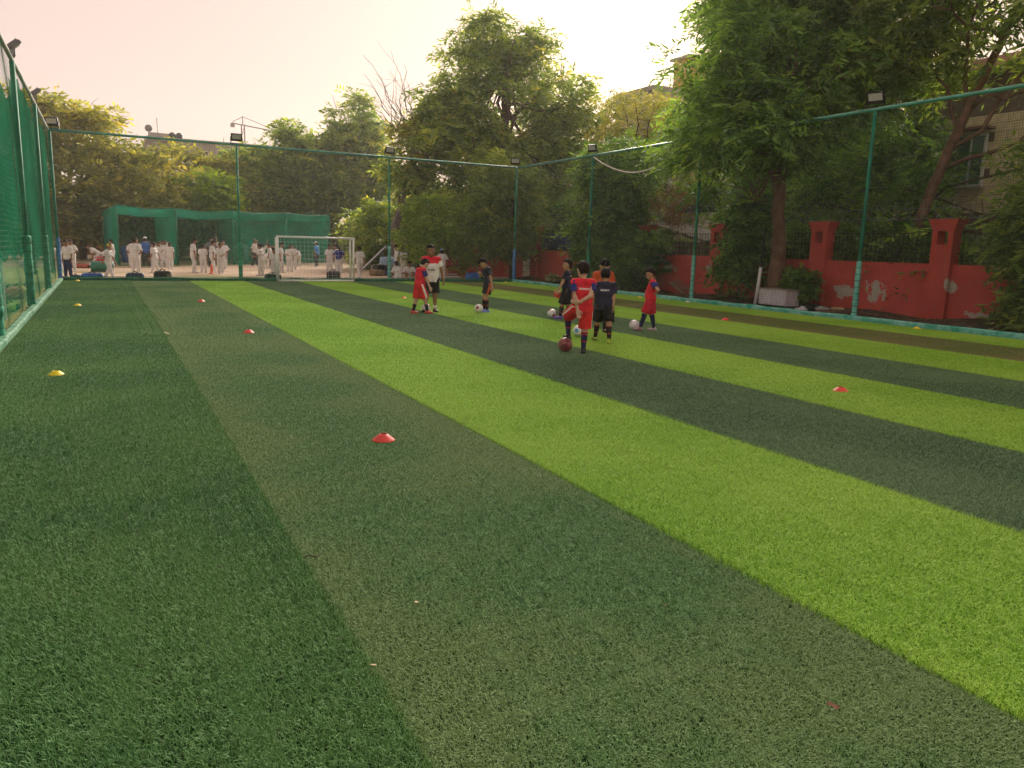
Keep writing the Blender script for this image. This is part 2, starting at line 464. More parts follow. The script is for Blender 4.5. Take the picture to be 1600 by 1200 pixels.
m_net_w = mat('white_net_cord', (0.75, 0.76, 0.76), 0.8, var=.05)
FH = 5.07
def fence_net(a, b, z0, z1, pv, ph, r, m, parent, seed, wav=.03, name='net'):
    """real cords: long thin three sided prisms, gently sagging"""
    rr = np.random.default_rng(seed)
    a = np.array(a, float); b = np.array(b, float); L = np.linalg.norm(b - a)
    d = (b - a) / L; n = np.array([-d[1], d[0]])
    V = []; F = []
    ph1, ph2 = rr.uniform(0, 6, 2)
    def sag(u, z): return wav * (math.sin(u * 1.05 + ph1) * math.sin((z - z0) / (z1 - z0) * math.pi) + .35 * math.sin(u * 2.7 + z * 1.3 + ph2))
    def strand(pts):
        base = len(V); k = len(pts)
        for (u, z, du, dz) in pts:
            q = sag(u, z)
            for an in (0, 2.094, 4.189):
                if dz:   # vertical strand
                    uu, nn, zz = u + r * math.cos(an), q + r * math.sin(an), z
                else:
                    uu, nn, zz = u, q + r * math.sin(an), z + r * math.cos(an)
                V.append((a[0] + d[0] * uu + n[0] * nn, a[1] + d[1] * uu + n[1] * nn, zz))
        for i in range(k - 1):
            for j in range(3):
                j2 = (j + 1) % 3
                F.append((base + i*3 + j, base + i*3 + j2, base + (i+1)*3 + j2, base + (i+1)*3 + j))
    nu = int(L / pv)
    for i in range(nu + 1):
        u = L * i / nu; j = rr.normal(0, pv * .06)
        strand([(min(max(u + j + .012 * math.sin(z * 2 + i * .1), 0), L), z, 0, 1) for z in np.linspace(z0, z1, 5)])
    nz = int((z1 - z0) / ph)
    for i in range(nz + 1):
        z = z0 + (z1 - z0) * i / nz
        strand([(u, min(max(z + .022 * math.sin(u * 1.04 * 2 + i * .05) * (1 - abs(2 * i / nz - 1)), z0), z1), 1, 0) for u in np.linspace(0, L, max(4, int(L / .75)))])
    me = np_mesh(name, V, F)
    o = link_mesh(name, me, m, parent); o['kind'] = 'stuff'
    return o

def post(parent, x, y, h, r, m, pad=None, pad_h=1.35, pad_r=.075, lab=None):
    mb = MB(); mb.tube((x, y, 0), (x, y, h), r, 12)
    mb.lathe((x, y, 0), [(r, .01), (r * 2.6, .01), (r * 2.6, .03), (r, .035)], 12)
    o = mb.build('post', m, parent, True)
    if lab: o['label'] = lab
    if pad is not None:
        rr = random.Random(int(x * 31 + y * 17)); prof = [(r * 1.05, .04)]
        k = 9
        for i in range(k):
            z0 = .05 + pad_h * i / k; z1 = .05 + pad_h * (i + 1) / k
            j = rr.uniform(.9, 1.08)
            prof += [(pad_r * .9, z0 + .005), (pad_r * j, z0 + .03), (pad_r * j, z1 - .03), (pad_r * .9, z1 - .005)]
        prof.append((r * 1.05, pad_h + .06))
        mb = MB(); mb.lathe((x, y, 0), prof, 12)
        q = mb.build('padding', pad, o, True)
        for i in range(1, k):
            z = .05 + pad_h * i / k
            mb = MB(); mb.lathe((x, y, z), [(pad_r * .95, -.008), (pad_r * 1.0, -.006), (pad_r * 1.0, .006), (pad_r * .95, .008)], 12)
            mb.build('tie', m_kerb_f, o)
    return o

# far fence, its two corner posts included
ff = empty('net_fence', (7.6, 31.45, 0)); tag(ff, 'tall green netted fence across the far end behind the goal', 'fence', 'pitch fences')
def rel(root, fn):
    """build children in world space, then hang them on the root without moving them"""
    before = set(bpy.data.objects); fn()
    bpy.context.view_layer.update()
def adopt(o, root):
    o.parent = root
    o.matrix_parent_inverse = Matrix.Translation(-Vector(root.location)) if root.rotation_euler.z == 0 else root.matrix_world.inverted()
class Under:
    """parents everything top-level made inside the block to the root, keeping world placement"""
    def __init__(s, root): s.root = root
    def __enter__(s):
        s.before = set(bpy.data.objects); return s
    def __exit__(s, *a):
        for o in list(bpy.data.objects):
            if o not in s.before and o.parent is None and o is not s.root:
                adopt(o, s.root)
YF = 31.47
with Under(ff):
    for x, pad in ((-1.40, m_pad_b), (4.66, m_pad_g), (10.66, m_pad_t), (16.62, m_pad_b)):
        post(None, x, YF, FH, .040 if 0 < x < 16 else .045, m_pole, pad, 1.42)
    mb = MB(); mb.tube((-1.42, YF, FH + .02), (16.64, YF, FH + .02), .045, 10); mb.build('top_rail', m_rail, None, True)
    mb = MB(); mb.tube((-1.4, YF, .14), (16.6, YF, .14), .012, 6); mb.build('bottom_wire', m_pole, None)
    fence_net((-1.36, YF), (16.58, YF), .14, FH, .055, .055, .0020, m_net, None, 3)
# right fence
fr = empty('net_fence', (16.68, 14, 0)); tag(fr, 'tall green netted fence along the right side before the red wall', 'fence', 'pitch fences')
XR = 16.68
with Under(fr):
    for y, pad in ((25.4, m_pad_g), (19.3, m_pad_t), (13.15, m_pad_t), (7.1, m_pad_t), (1.0, m_pad_t)):
        post(None, XR, y, FH, .045, m_pole, pad, 1.42, .072)
    mb = MB(); mb.tube((XR, -2.5, FH + .02), (XR, YF - .06, FH + .02), .045, 10); mb.build('top_rail', m_rail, None, True)
    fence_net((XR, 4.0), (XR, YF - .05), .14, FH, .05, .05, .0026, m_net, None, 5, .04)
# left fence with shade cloth
fl = empty('net_fence', (-1.42, 14, 0)); tag(fl, 'tall left fence hung with green shade cloth over dark netting', 'fence', 'pitch fences')
XL = -1.44
m_foot = cloth_net_mat('thin_green_cloth', (0.012, 0.30, 0.17), .42)
m_shade = cloth_net_mat('green_shade_cloth', (0.006, 0.16, 0.09), .84)
with Under(fl):
    for y in (25.5, 19.55, 13.5, 7.5, 1.5):
        post(None, XL, y, FH, .05, m_pole, m_pad_g, 1.5, .085)
    mb = MB(); mb.tube((XL, -2.5, FH + .02), (XL, YF - .06, FH + .02), .045, 10); mb.build('top_rail', m_rail_l, None, True)
    fence_net((XL + .03, 3.0), (XL + .03, YF - .05), .16, FH, .10, .085, .0018, m_net_l, None, 8, .06)
    # cloth panels, one per bay
    for (ya, yb, zt, zb) in ((25.55, 31.42, 5.0, .35), (19.6, 25.45, 5.0, 1.0), (13.55, 19.5, 4.35, 1.15), (7.55, 13.45, 4.3, 1.1), (1.55, 7.45, 4.3, 1.1)):
        V = []; F = []; NU, NZ = 24, 14
        for i in range(NU + 1):
            for j in range(NZ + 1):
                y = ya + (yb - ya) * i / NU
                zt2 = zt - .10 * abs(math.sin(i / NU * math.pi * 3)) - (.25 if (zt > 4.9 and i < 5) else 0); z = zb + .05 * math.sin(i * 1.1) + (zt2 - zb) * j / NZ
                x = XL - .075 + .02 * math.sin(y * 1.1 + z * .5) + .006 * math.sin(y * 4.1 - z * 2.0)
                V.append((x, y, z))
        for i in range(NU):
            for j in range(NZ):
                a = i * (NZ + 1) + j; F.append((a, a + NZ + 1, a + NZ + 2, a + 1))
        o = link_mesh('shade_cloth', np_mesh('shade_cloth', V, F, True), m_shade)
        V = []; NZ2 = 6      # thinner netting cloth hung along the foot of the bay
        for i in range(NU + 1):
            for j in range(NZ2 + 1):
                y = ya + (yb - ya) * i / NU; z = .17 + (zb + .12 - .17) * j / NZ2
                V.append((XL - .055 + .02 * math.sin(y * 3.1 + z * 5) + .012 * math.sin(z * 21 + y), y, z))
        F = [(i * (NZ2 + 1) + j, (i + 1) * (NZ2 + 1) + j, (i + 1) * (NZ2 + 1) + j + 1, i * (NZ2 + 1) + j + 1) for i in range(NU) for j in range(NZ2)]
        o = link_mesh('foot_cloth', np_mesh('foot_cloth', V, F, True), m_foot)

# ------------------------------------------------------------------ floodlights
m_black = mat('black_metal', (0.012, 0.012, 0.014), 0.45, var=.2)
m_lens = mat('lamp_glass', (0.42, 0.42, 0.40), 0.2, var=.12, scale=30, spec=.6)
m_greym = mat('grey_metal', (0.16, 0.16, 0.17), 0.5, var=.2)
def floodlight(x, y, rz, lab, tilt=.45, body=None, z=FH + .065):
    t = empty('floodlight', (x, y, z), rz); tag(t, lab, 'floodlight', 'floodlights on the fence rails')
    M = Matrix.Rotation(tilt, 3, 'X')
    c = Vector((0, -.05, .22))
    mb = MB(); mb.box(c, (.40, .07, .28), M=M)
    for i in range(7): mb.box(c + M @ Vector((-.16 + i * .053, .055, 0)), (.012, .045, .24), M=M)
    h = mb.build('housing', body or m_black, t, bevel=.008)
    mb = MB(); mb.box(c + M @ Vector((0, -.037, .03)), (.32, .006, .17), M=M); mb.build('lens', m_lens, t)
    mb = MB(); mb.box((-.215, -.03, .12), (.012, .04, .24)); mb.box((.215, -.03, .12), (.012, .04, .24)); mb.box((0, -.03, .006), (.44, .05, .012))
    mb.build('bracket', body or m_black, t)
    return t
floodlight(-1.30, YF, R(-12), 'black floodlight on the far left corner of the fence', .4)
floodlight(4.66, YF, 0, 'black floodlight on the far rail left of the goal')
floodlight(10.66, YF, R(4), 'black floodlight on the far rail right of the goal')
floodlight(16.55, YF, R(-35), 'black floodlight on the far right corner post of the fence')
floodlight(XR, 25.4, R(-75), 'black floodlight beside the hanging white pipe on the right rail')
floodlight(XR, 13.15, R(-72), 'black floodlight nearest the camera on the right rail')
floodlight(XL, 19.55, R(100), 'grey floodlight seen from behind, nearest on the left rail', .85, m_greym)
floodlight(XL, 25.5, R(100), 'grey floodlight seen from behind, farther on the left rail', .85, m_greym)
# hanging pipe
pts = []
for i in range(25):
    t = i / 24; y = 25.25 + (19.75 - 25.25) * t
    pts.append((XR - .06, y, FH - .06 - 1.0 * (4 * t * (1 - t)) * .72 + .02 * math.sin(t * 9)))
mb = MB(); mb.path(pts, .022, 8)
o = mb.build('hanging_pipe', mat('white_pipe', (0.66, 0.63, 0.55), .5, var=.1), None, True); tag(o, 'pale hose sagging below the right rail between two posts', 'pipe')

# ------------------------------------------------------------------ goal
m_white = mat('white_paint', (0.78, 0.77, 0.76), .4, var=.06, scale=8)
go = empty('goal', (7.48, 30.98, 0)); tag(go, 'white metal football goal with white net at the far end', 'goal')
GW, GH, GD, r_ = 3.0, 1.74, .42, .04
with Under(go):
    ox, oy = 7.48, 30.98
    for s in (-1, 1):
        MB().tube((ox + s * GW / 2, oy, 0), (ox + s * GW / 2, oy, GH), r_, 12).build('post', m_white, None, True)
        MB().tube((ox + s * (GW / 2 - .02), oy + GD, 0), (ox + s * (GW / 2 - .02), oy + GD, GH - .02), r_ * .85, 12).build('back_post', m_white, None, True)
        MB().tube((ox + s * GW / 2, oy, GH - .03), (ox + s * (GW / 2 - .02), oy + GD, GH - .05), r_ * .7, 10).build('side_bar', m_white, None, True)
        MB().tube((ox + s * GW / 2, oy, .05), (ox + s * (GW / 2 - .02), oy + GD, .05), r_ * .7, 10).build('ground_bar', m_white, None, True)
    MB().tube((ox - GW / 2 - r_, oy, GH), (ox + GW / 2 + r_, oy, GH), r_, 12).build('crossbar', m_white, None, True)
    MB().tube((ox - GW / 2, oy, .05), (ox + GW / 2, oy, .05), r_ * .9, 12).build('ground_bar', m_white, None, True)
    V = []
    fence_net((ox - GW / 2 + .03, oy + GD - .04), (ox + GW / 2 - .03, oy + GD - .04), .07, GH - .03, .15, .15, .0032, m_net_w, None, 21, .05)
    for s in (-1, 1):
        fence_net((ox + s * (GW / 2 - .02), oy), (ox + s * (GW / 2 - .03), oy + GD), .07, GH - .03, .14, .15, .0032, m_net_w, None, 22, .01)

# ------------------------------------------------------------------ red boundary wall
def red_mat():
    m = mat('red_wall_paint', (0.62, 0.085, 0.066), .75, c2=(0.52, 0.064, 0.050), scale=1.3, bump=.25, bscale=30, detail=8)
    nt = m.node_tree; L = nt.links.new; p = nt.nodes['Principled BSDF']
    src = p.inputs['Base Color'].links[0].from_socket
    geo = nt.nodes.new('ShaderNodeNewGeometry'); sx = nt.nodes.new('ShaderNodeSeparateXYZ'); L(geo.outputs['Position'], sx.inputs[0])
    nz = nt.nodes.new('ShaderNodeTexNoise'); nz.inputs['Scale'].default_value = 3.2; nz.inputs['Detail'].default_value = 8; nz.inputs['Roughness'].default_value = .65
    L(geo.outputs['Position'], nz.inputs['Vector'])
    total = None
    def mth(op, a, b):
        n = nt.nodes.new('ShaderNodeMath'); n.operation = op
        for i, q in enumerate((a, b)):
            if isinstance(q, (int, float)): n.inputs[i].default_value = q
            else: L(q, n.inputs[i])
        return n.outputs[0]
    for (y, z, ry, rz) in ((23.3, .95, .55, .28), (20.95, 1.0, .35, .40), (19.2, .78, .42, .30), (18.1, .55, .4, .30), (15.35, .62, .55, .28), (14.3, .72, .45, .42), (12.15, .95, .22, .25), (11.2, .25, .8, .12), (16.2, .55, .12, .12), (26.5, .4, .5, .3)):
        dy = mth('DIVIDE', mth('SUBTRACT', sx.outputs[1], y), ry); dz = mth('DIVIDE', mth('SUBTRACT', sx.outputs[2], z), rz)
        d = mth('SQRT', mth('ADD', mth('MULTIPLY', dy, dy), mth('MULTIPLY', dz, dz)), 0)
        k = mth('SUBTRACT', 1.0, d)
        total = k if total is None else mth('MAXIMUM', total, k)
    a = mth('ADD', mth('MULTIPLY', nz.outputs[0], 3.4), mth('SUBTRACT', total, 1.80))
    st = nt.nodes.new('ShaderNodeValToRGB'); st.color_ramp.elements[0].position = .35; st.color_ramp.elements[1].position = .42
    L(a, st.inputs[0])
    mx = nt.nodes.new('ShaderNodeMix'); mx.data_type = 'RGBA'
    L(st.outputs[0], mx.inputs[0]); L(src, mx.inputs[6]); mx.inputs[7].default_value = (0.50, 0.44, 0.38, 1)
    # rain streaks and dust low down
    n2 = nt.nodes.new('ShaderNodeTexNoise'); n2.inputs['Scale'].default_value = 2.0; n2.inputs['Detail'].default_value = 6
    mp = nt.nodes.new('ShaderNodeMapping'); mp.inputs['Scale'].default_value = (3, 3, .5)
    L(geo.outputs['Position'], mp.inputs[0]); L(mp.outputs[0], n2.inputs['Vector'])
    s2 = nt.nodes.new('ShaderNodeValToRGB'); s2.color_ramp.elements[0].position = .58; s2.color_ramp.elements[1].position = .8; s2.color_ramp.elements[1].color = (.35, .35, .35, 1)
    L(n2.outputs[0], s2.inputs[0])
    m3 = nt.nodes.new('ShaderNodeMix'); m3.data_type = 'RGBA'
    L(s2.outputs[0], m3.inputs[0]); L(mx.outputs[2], m3.inputs[6]); m3.inputs[7].default_value = (0.30, 0.16, 0.13, 1)
    L(m3.outputs[2], p.inputs['Base Color'])
    return m
m_red = red_mat()
m_iron = mat('rusty_iron', (0.06, 0.035, 0.03), .7, var=.4, scale=20)
m_wire = mat('galvanised_wire', (0.26, 0.27, 0.26), .5, var=.2, metallic=.2)
XW = 18.95
wl = empty('boundary_wall', (XW, 18, 0)); tag(wl, 'red painted boundary wall with flared pillars and iron grilles on the right', 'wall')
PY = [33.6, 29.1, 24.75, 20.65, 16.3, 12.45, 8.4, 4.3, .2]
with Under(wl):
    for i in range(len(PY) - 1):
        y1, y0 = PY[i] - .28, PY[i + 1] + .28
        o = MB().box((XW + .06, (y0 + y1) / 2, .73), (.20, y1 - y0, 1.46)).build('wall_panel', m_red)
        # iron grille of the bay
        mb = MB(); n = int((y1 - y0) / .135)
        for k in range(1, n):
            y = y0 + (y1 - y0) * k / n; mb.box((XW + .06, y, 1.46 + .40), (.014, .014, .80))
        for z in (1.56, 1.74, 1.95, 2.24): mb.box((XW + .075, (y0 + y1) / 2, z), (.012, y1 - y0, .018))
        mb.build('grille', m_iron)
    for y in PY:
        mb = MB()
        # lower shaft, then a frame round a square opening, then the flared cap
        w = .28
        mb.box((XW, y, .975), (.34, 2 * w, 1.95))
        for s in (-1, 1): mb.box((XW, y + s * (w - .07), 2.12), (.338, .14, .34))
        a, b = 2.29, 2.58
        q = .40
        mb.add([(XW - .17, y - w, a), (XW + .17, y - w, a), (XW + .17, y + w, a), (XW - .17, y + w, a),
                (XW - .22, y - q, b), (XW + .22, y - q, b), (XW + .22, y + q, b), (XW - .22, y + q, b)],
               [(0,3,2,1),(4,5,6,7),(0,1,5,4),(1,2,6,5),(2,3,7,6),(3,0,4,7)])
        mb.build('pillar', m_red)
        MB().box((XW + .05, y, 2.12), (.02, .27, .33)).build('opening_grille', m_black) if False else None
    # razor wire coil and its straining wire
    pts = []
    N = 1500
    for k in range(N):
        t = k / N; y = 33 - 32 * t; an = t * 32 / .42 * 2 * math.pi
        rr_ = .27 * (1 + .12 * math.sin(t * 60))
        pts.append((XW + rr_ * math.cos(an), y + .05 * math.sin(an * .5), 2.86 + rr_ * math.sin(an) + .05 * math.sin(t * 40)))
    MB().path(pts, .007, 4).build('razor_wire', m_wire)
    for z in (2.62, 2.88): MB().path([(XW, 33, z), (XW, 20, z - .02), (XW, 8, z), (XW, 1, z)], .006, 4).build('straining_wire', m_wire)

# far boundary wall behind the cricket nets
m_brick = mat('faded_red_wall', (0.20, 0.075, 0.055), .9, c2=(0.13, 0.055, 0.04), scale=.8, bump=.3, bscale=12)
o = MB().box((-6, 74, 1.3), (60, .3, 2.6)).build('boundary_wall', m_brick); tag(o, 'faded brick-red wall far behind the cricket nets', 'wall')
o = MB().box((17.6, 36.6, .85), (4.4, .25, 1.7)).build('boundary_wall', m_red); tag(o, 'plain red wall behind the leafy bush at the far right corner', 'wall')

# ------------------------------------------------------------------ buildings
m_conc = mat('weathered_concrete', (0.40, 0.36, 0.33), .9, c2=(0.30, 0.27, 0.25), scale=.5, bump=.2, bscale=8)
m_plaster = mat('white_plaster', (0.62, 0.60, 0.60), .9, var=.08, scale=.8)
m_glassd = mat('dark_window', (0.03, 0.035, 0.04), .15, var=.2, spec=.6)
m_glassg = mat('green_window_glass', (0.05, 0.13, 0.10), .15, var=.25, scale=2, spec=.6)
m_tile = mat('beige_wall_tile', (0.68, 0.55, 0.40), .6, var=.12, scale=3)
m_joint = mat('tile_joint', (0.16, 0.11, 0.09), .9)
m_frame_w = mat('white_window_frame', (0.6, 0.62, 0.66), .5, var=.05)
def window(parent_w, cx, y, cz, w, h, face='Y', fm=None, gm=None):
    fm = fm or m_frame_w; gm = gm or m_glassd
    mb = MB(); t = .07
    def bx(a, b, d1, d2, dep, off):
        if face == 'Y': mb.box((cx + a, y + off, cz + b), (d1, dep, d2))
        else: mb.box((y + off, cx + a, cz + b), (dep, d1, d2))
    bx(-w/2, 0, t, h + t, .10, -.03); bx(w/2, 0, t, h + t, .10, -.03); bx(0, h/2, w - t, t, .10, -.03); bx(0, -h/2, w - t, t, .10, -.03); bx(0, 0, t*.7, h - t, .08, -.03)
    f = mb.build('window', fm)
    mb = MB(); bx(0, 0, w - t, h - t, .02, .0)
    q = mb.build('pane', gm); q.parent = f
    mb = MB(); bx(0, -h/2 - .08, w + .25, .08, .22, -.08)
    q = mb.build('sill', m_conc); q.parent = f
    return f
# two blocks far left
b1 = empty('apartment_block', (8.4, 98, 0)); tag(b1, 'grey concrete block above the trees with a dish on its roof', 'building', 'far buildings')
with Under(b1):
    MB().box((8.4, 99, 5.95), (6.8, 8, 11.9)).build('wall', m_conc)
    MB().box((8.4, 99, 12.1), (7.3, 8.6, .4)).build('roof_slab', m_conc)
    MB().box((6.5, 98, 12.6), (2.6, 3, .6)).build('roof_hut', m_conc)
    for z in (10.4, 8.1, 5.8):
        for x in (6.6, 8.4, 10.4): window(None, x, 94.97, z, 1.2, 1.5)
    mb = MB(); mb.lathe((5.1, 95.5, 13.2), [(.02, 0), (.22, .04), (.36, .12), (.38, .14), (.22, .07), (.02, .03)], 16, 'Y'); mb.tube((5.1, 95.7, 12.2), (5.1, 95.7, 13.2), .05); mb.build('satellite_dish', m_greym)
    MB().tube((6.0, 96, 12.8), (6.0, 96, 14.4), .04).build('mast', m_greym)
    mb = MB()
    for x in (7.5, 8.2): mb.lathe((x, 96, 12.3), [(0, 0), (.35, 0), (.38, .5), (.2, .7), (0, .7)], 10)
    mb.build('water_tank', m_black)
b2 = empty('apartment_block', (17.6, 108, 0)); tag(b2, 'lower grey concrete block right of the dish block above the trees', 'building', 'far buildings')
with Under(b2):
    MB().box((17.6, 109.5, 6.5), (8.8, 8, 13.0)).build('wall', m_conc)
    MB().box((17.6, 109.5, 13.25), (9.3, 8.6, .5)).build('roof_slab', m_conc)
    for z in (11.6, 9.0):
        for x in (14.5, 17.5, 20.5): window(None, x, 105.47, z, 1.4, 1.6)
    mb = MB()
    for x in (14.2, 15.1, 16.5, 19, 20.2): mb.tube((x, 106, 13.4), (x, 106, 14.1), .04)
    mb.build('starter_bar', m_greym)
cr = empty('tower_crane', (25, 160, 0)); tag(cr, 'thin tower crane on the skyline left of the tall tree', 'crane')
with Under(cr):
    mb = MB()
    for dx in (-.28, .28):
        for dy in (-.28, .28): mb.tube((25.0 + dx, 160 + dy, 0), (25.0 + dx, 160 + dy, 23.2), .10, 5)
    for k in range(11): mb.tube((24.72, 159.72, k * 2.1), (25.28, 159.72, k * 2.1 + 2.1), .05, 4)
    mb.build('mast', m_greym)
    mb = MB(); mb.tube((23.0, 160, 23.3), (31.5, 160, 22.4), .12, 5); mb.tube((25, 160, 24.6), (31, 160, 22.7), .06, 4); mb.tube((25, 160, 24.6), (23.1, 160, 23.5), .06, 4); mb.tube((25, 160, 23), (25, 160, 24.7), .12, 5)
    mb.build('jib', m_greym)
    MB().box((23.1, 160, 22.9), (.7, .7, .7)).build('counterweight', m_greym)
# white house behind the wall
b3 = empty('house', (28, 50, 0)); tag(b3, 'white plastered house glimpsed through leaves behind the far corner', 'building')
with Under(b3):
    MB().box((28.4, 50, 4.2), (6.6, 8, 8.4)).build('wall', m_plaster)
    MB().box((28.4, 49.8, 8.6), (7.4, 9, .35)).build('roof_slab', m_conc)
    f = window(None, 27.4, 45.96, 4.67, 1.15, 1.1)
    mb = MB()
    for k in range(6): mb.box((26.93 + k * .19, 45.86, 4.67), (.02, .02, 1.1))
    for z in (4.3, 4.7, 5.05): mb.box((27.4, 45.85, z), (1.1, .02, .02))
    q = mb.build('window_grille', m_iron)
    mb = MB(); mb.add([(27.0, 45.98, 5.75), (30.1, 45.98, 5.75), (30.1, 45.2, 5.4), (27.0, 45.2, 5.4), (27.0, 45.98, 5.65), (30.1, 45.98, 5.65), (30.1, 45.2, 5.3), (27.0, 45.2, 5.3)], [(0,3,2,1),(4,5,6,7),(0,1,5,4),(1,2,6,5),(2,3,7,6),(3,0,4,7)])
    mb.build('awning', mat('faded_red_awning', (0.45, 0.16, 0.11), .8))
# grey building with an ochre roof room
b4 = empty('building', (33.5, 46, 0)); tag(b4, 'grey building with an ochre roof room between the trees', 'building')
with Under(b4):
    MB().box((34.2, 42.0, 5.7), (7.4, 4, 11.4)).build('wall', m_conc)
    MB().box((34.2, 42.0, 11.45), (7.6, 4.2, .3)).build('parapet', m_conc)
    MB().box((43.6, 46.5, 5.4), (14.0, 9, 10.8)).build('sun_block_wing', m_conc)  # wing added out of sight behind the trees to keep sun off the turf
    MB().box((37.3, 43.1, 12.8), (4.6, 1.5, 2.9)).build('roof_room', mat('ochre_sheet', (0.55, 0.33, 0.07), .7, var=.15))
    MB().box((37.3, 43.1, 14.32), (5.0, 2.0, .14)).build('roof_sheet', m_conc)
    mb = MB()
    for k in range(5): mb.box((35.02 + k * 1.13, 42.32, 12.8), (.07, .07, 2.9))
    mb.build('frame_post', m_iron)
    for z in (9.3, 6.4, 3.4):
        for x in (31.6, 33.3): window(None, x, 39.97, z, .9, 1.2)
# tiled house at the right edge
b5 = empty('house', (30, 15, 0)); tag(b5, 'beige tiled house with a green glass window behind the right trees', 'building')
with Under(b5):
    MB().box((30.2, 13.5, 4.0), (6.0, 13, 8.0)).build('wall', m_joint)
    # wall tiles as geometry on the visible face
    tiles = []
    def in_win(y, z): return 16.7 < y < 17.95 and 4.05 < z < 5.95
    tm = MB().box((0, 0, 0), (.03, .385, .285)).mesh('tile'); tm.materials.append(m_tile)
    for zi in range(11):
        for yi in range(16):
            y = 13.2 + yi * .40 + (.2 if zi % 2 else 0); z = 3.35 + zi * .30
            if in_win(y, z): continue
            t = link_mesh('tile', tm); t.location = (27.19, y, z)
    window(None, 17.33, 27.16, 5.0, 1.0, 1.7, 'X', m_frame_w, m_glassg)
    MB().box((26.98, 17.33, 6.05), (.55, 1.5, .08)).build('window_hood', m_brick)
    MB().box((29.9, 13.5, 8.1), (6.8, 14, .3)).build('roof_slab', mat('pink_slab', (0.5, 0.25, 0.22), .8))
# shed and blue sheets behind the red wall
sh = empty('shed', (21.8, 25.6, 0)); tag(sh, 'low shed with a sloping roof seen through the wall grille', 'shed')
with Under(sh):
    MB().box((22.2, 25.6, 1.0), (2.2, 3.6, 2.0)).build('wall', mat('pale_shed_wall', (0.42, 0.34, 0.27), .9))
    mb = MB(); mb.add([(20.9, 23.6, 1.95), (20.9, 27.7, 2.75), (23.4, 27.7, 2.75), (23.4, 23.6, 1.95), (20.9, 23.6, 2.05), (20.9, 27.7, 2.85), (23.4, 27.7, 2.85), (23.4, 23.6, 2.05)], [(0,1,2,3),(4,7,6,5),(0,4,5,1),(1,5,6,2),(2,6,7,3),(3,7,4,0)])
    mb.build('roof', mat('grey_roof_sheet', (0.30, 0.27, 0.26), .8))
    mb = MB()
    for k in range(14): mb.box((21.05, 23.95 + k * .25, 1.45), (.04, .14, .9))
    mb.build('lattice', mat('cream_lattice', (0.55, 0.47, 0.38), .8))
def sheet(name, y0, y1, z0, z1, x, c, lab, sag=.12):
    V = []; F = []; n = 14; k = 6
    for i in range(n + 1):
        for j in range(k + 1):
            u, v = i / n, j / k
            V.append((x + .06 * math.sin(u * 11 + v * 3), y0 + (y1 - y0) * u, z0 + (z1 - z0) * v - sag * math.sin(math.pi * u) * v))
    for i in range(n):
        for j in range(k):
            a = i * (k + 1) + j; F.append((a, a + k + 1, a + k + 2, a + 1))
    o = link_mesh(name, np_mesh(name, V, F, True), mat(name + '_%d' % int(c[2] * 1000), c, .6, var=.2, scale=3, bump=.3, bscale=6))
    s = o.modifiers.new('thickness', 'SOLIDIFY'); s.thickness = .006
    return tag(o, lab, 'tarpaulin')
sheet('tarpaulin', 26.0, 29.4, 3.35, 4.15, 24.0, (0.03, 0.035, 0.10), 'dark navy tarpaulin hung behind the wall by the tree')
sheet('tarpaulin', 29.7, 33.3, 1.5, 2.35, 19.25, (0.02, 0.07, 0.28), 'blue tarpaulin tied behind the wall grille near the vines')

# ------------------------------------------------------------------ cricket practice nets
m_cage = cloth_net_mat('cricket_net_cloth', (0.018, 0.36, 0.25), .50)
m_cage2 = cloth_net_mat('cricket_net_thick', (0.018, 0.34, 0.23), .72)
m_cage3 = cloth_net_mat('cricket_net_side', (0.022, 0.40, 0.29), .55)
cg = empty('cricket_nets', (7, 54, 0)); tag(cg, 'long green shade-cloth cricket practice nets behind the pitch', 'cricket nets')
def cloth(name, p00, p10, p11, p01, m, nu=14, nv=8, amp=.06, sag=0.0):
    p00, p10, p11, p01 = [np.array(q, float) for q in (p00, p10, p11, p01)]
    V = []; F = []; ph = rng.uniform(0, 6)
    nrm = np.cross(p10 - p00, p01 - p00); nrm /= np.linalg.norm(nrm)
    for i in range(nu + 1):
        for j in range(nv + 1):
            u, v = i / nu, j / nv
            q = (p00 * (1-u) + p10 * u) * (1-v) + (p01 * (1-u) + p11 * u) * v
            q = q + nrm * amp * math.sin(u * 17 + v * 2 + ph) + np.array([0, 0, -sag * math.sin(u * math.pi) * 1.0])
            V.append(q)
    for i in range(nu):
        for j in range(nv):
            a = i * (nv + 1) + j; F.append((a, a + nv + 1, a + nv + 2, a + 1))
    return link_mesh(name, np_mesh(name, V, F, True), m)
cp = [(0.74, 48.0, 3.25), (3.83, 49.5, 3.25), (7.25, 51.5, 3.3), (11.24, 55.0, 3.45), (15.49, 60.0, 3.6)]
bk = [(.1, 57.0, 3.1), (3.6, 58.5, 3.1), (7.4, 60.0, 3.1), (11.6, 63.0, 3.2), (15.7, 66.5, 3.3)]
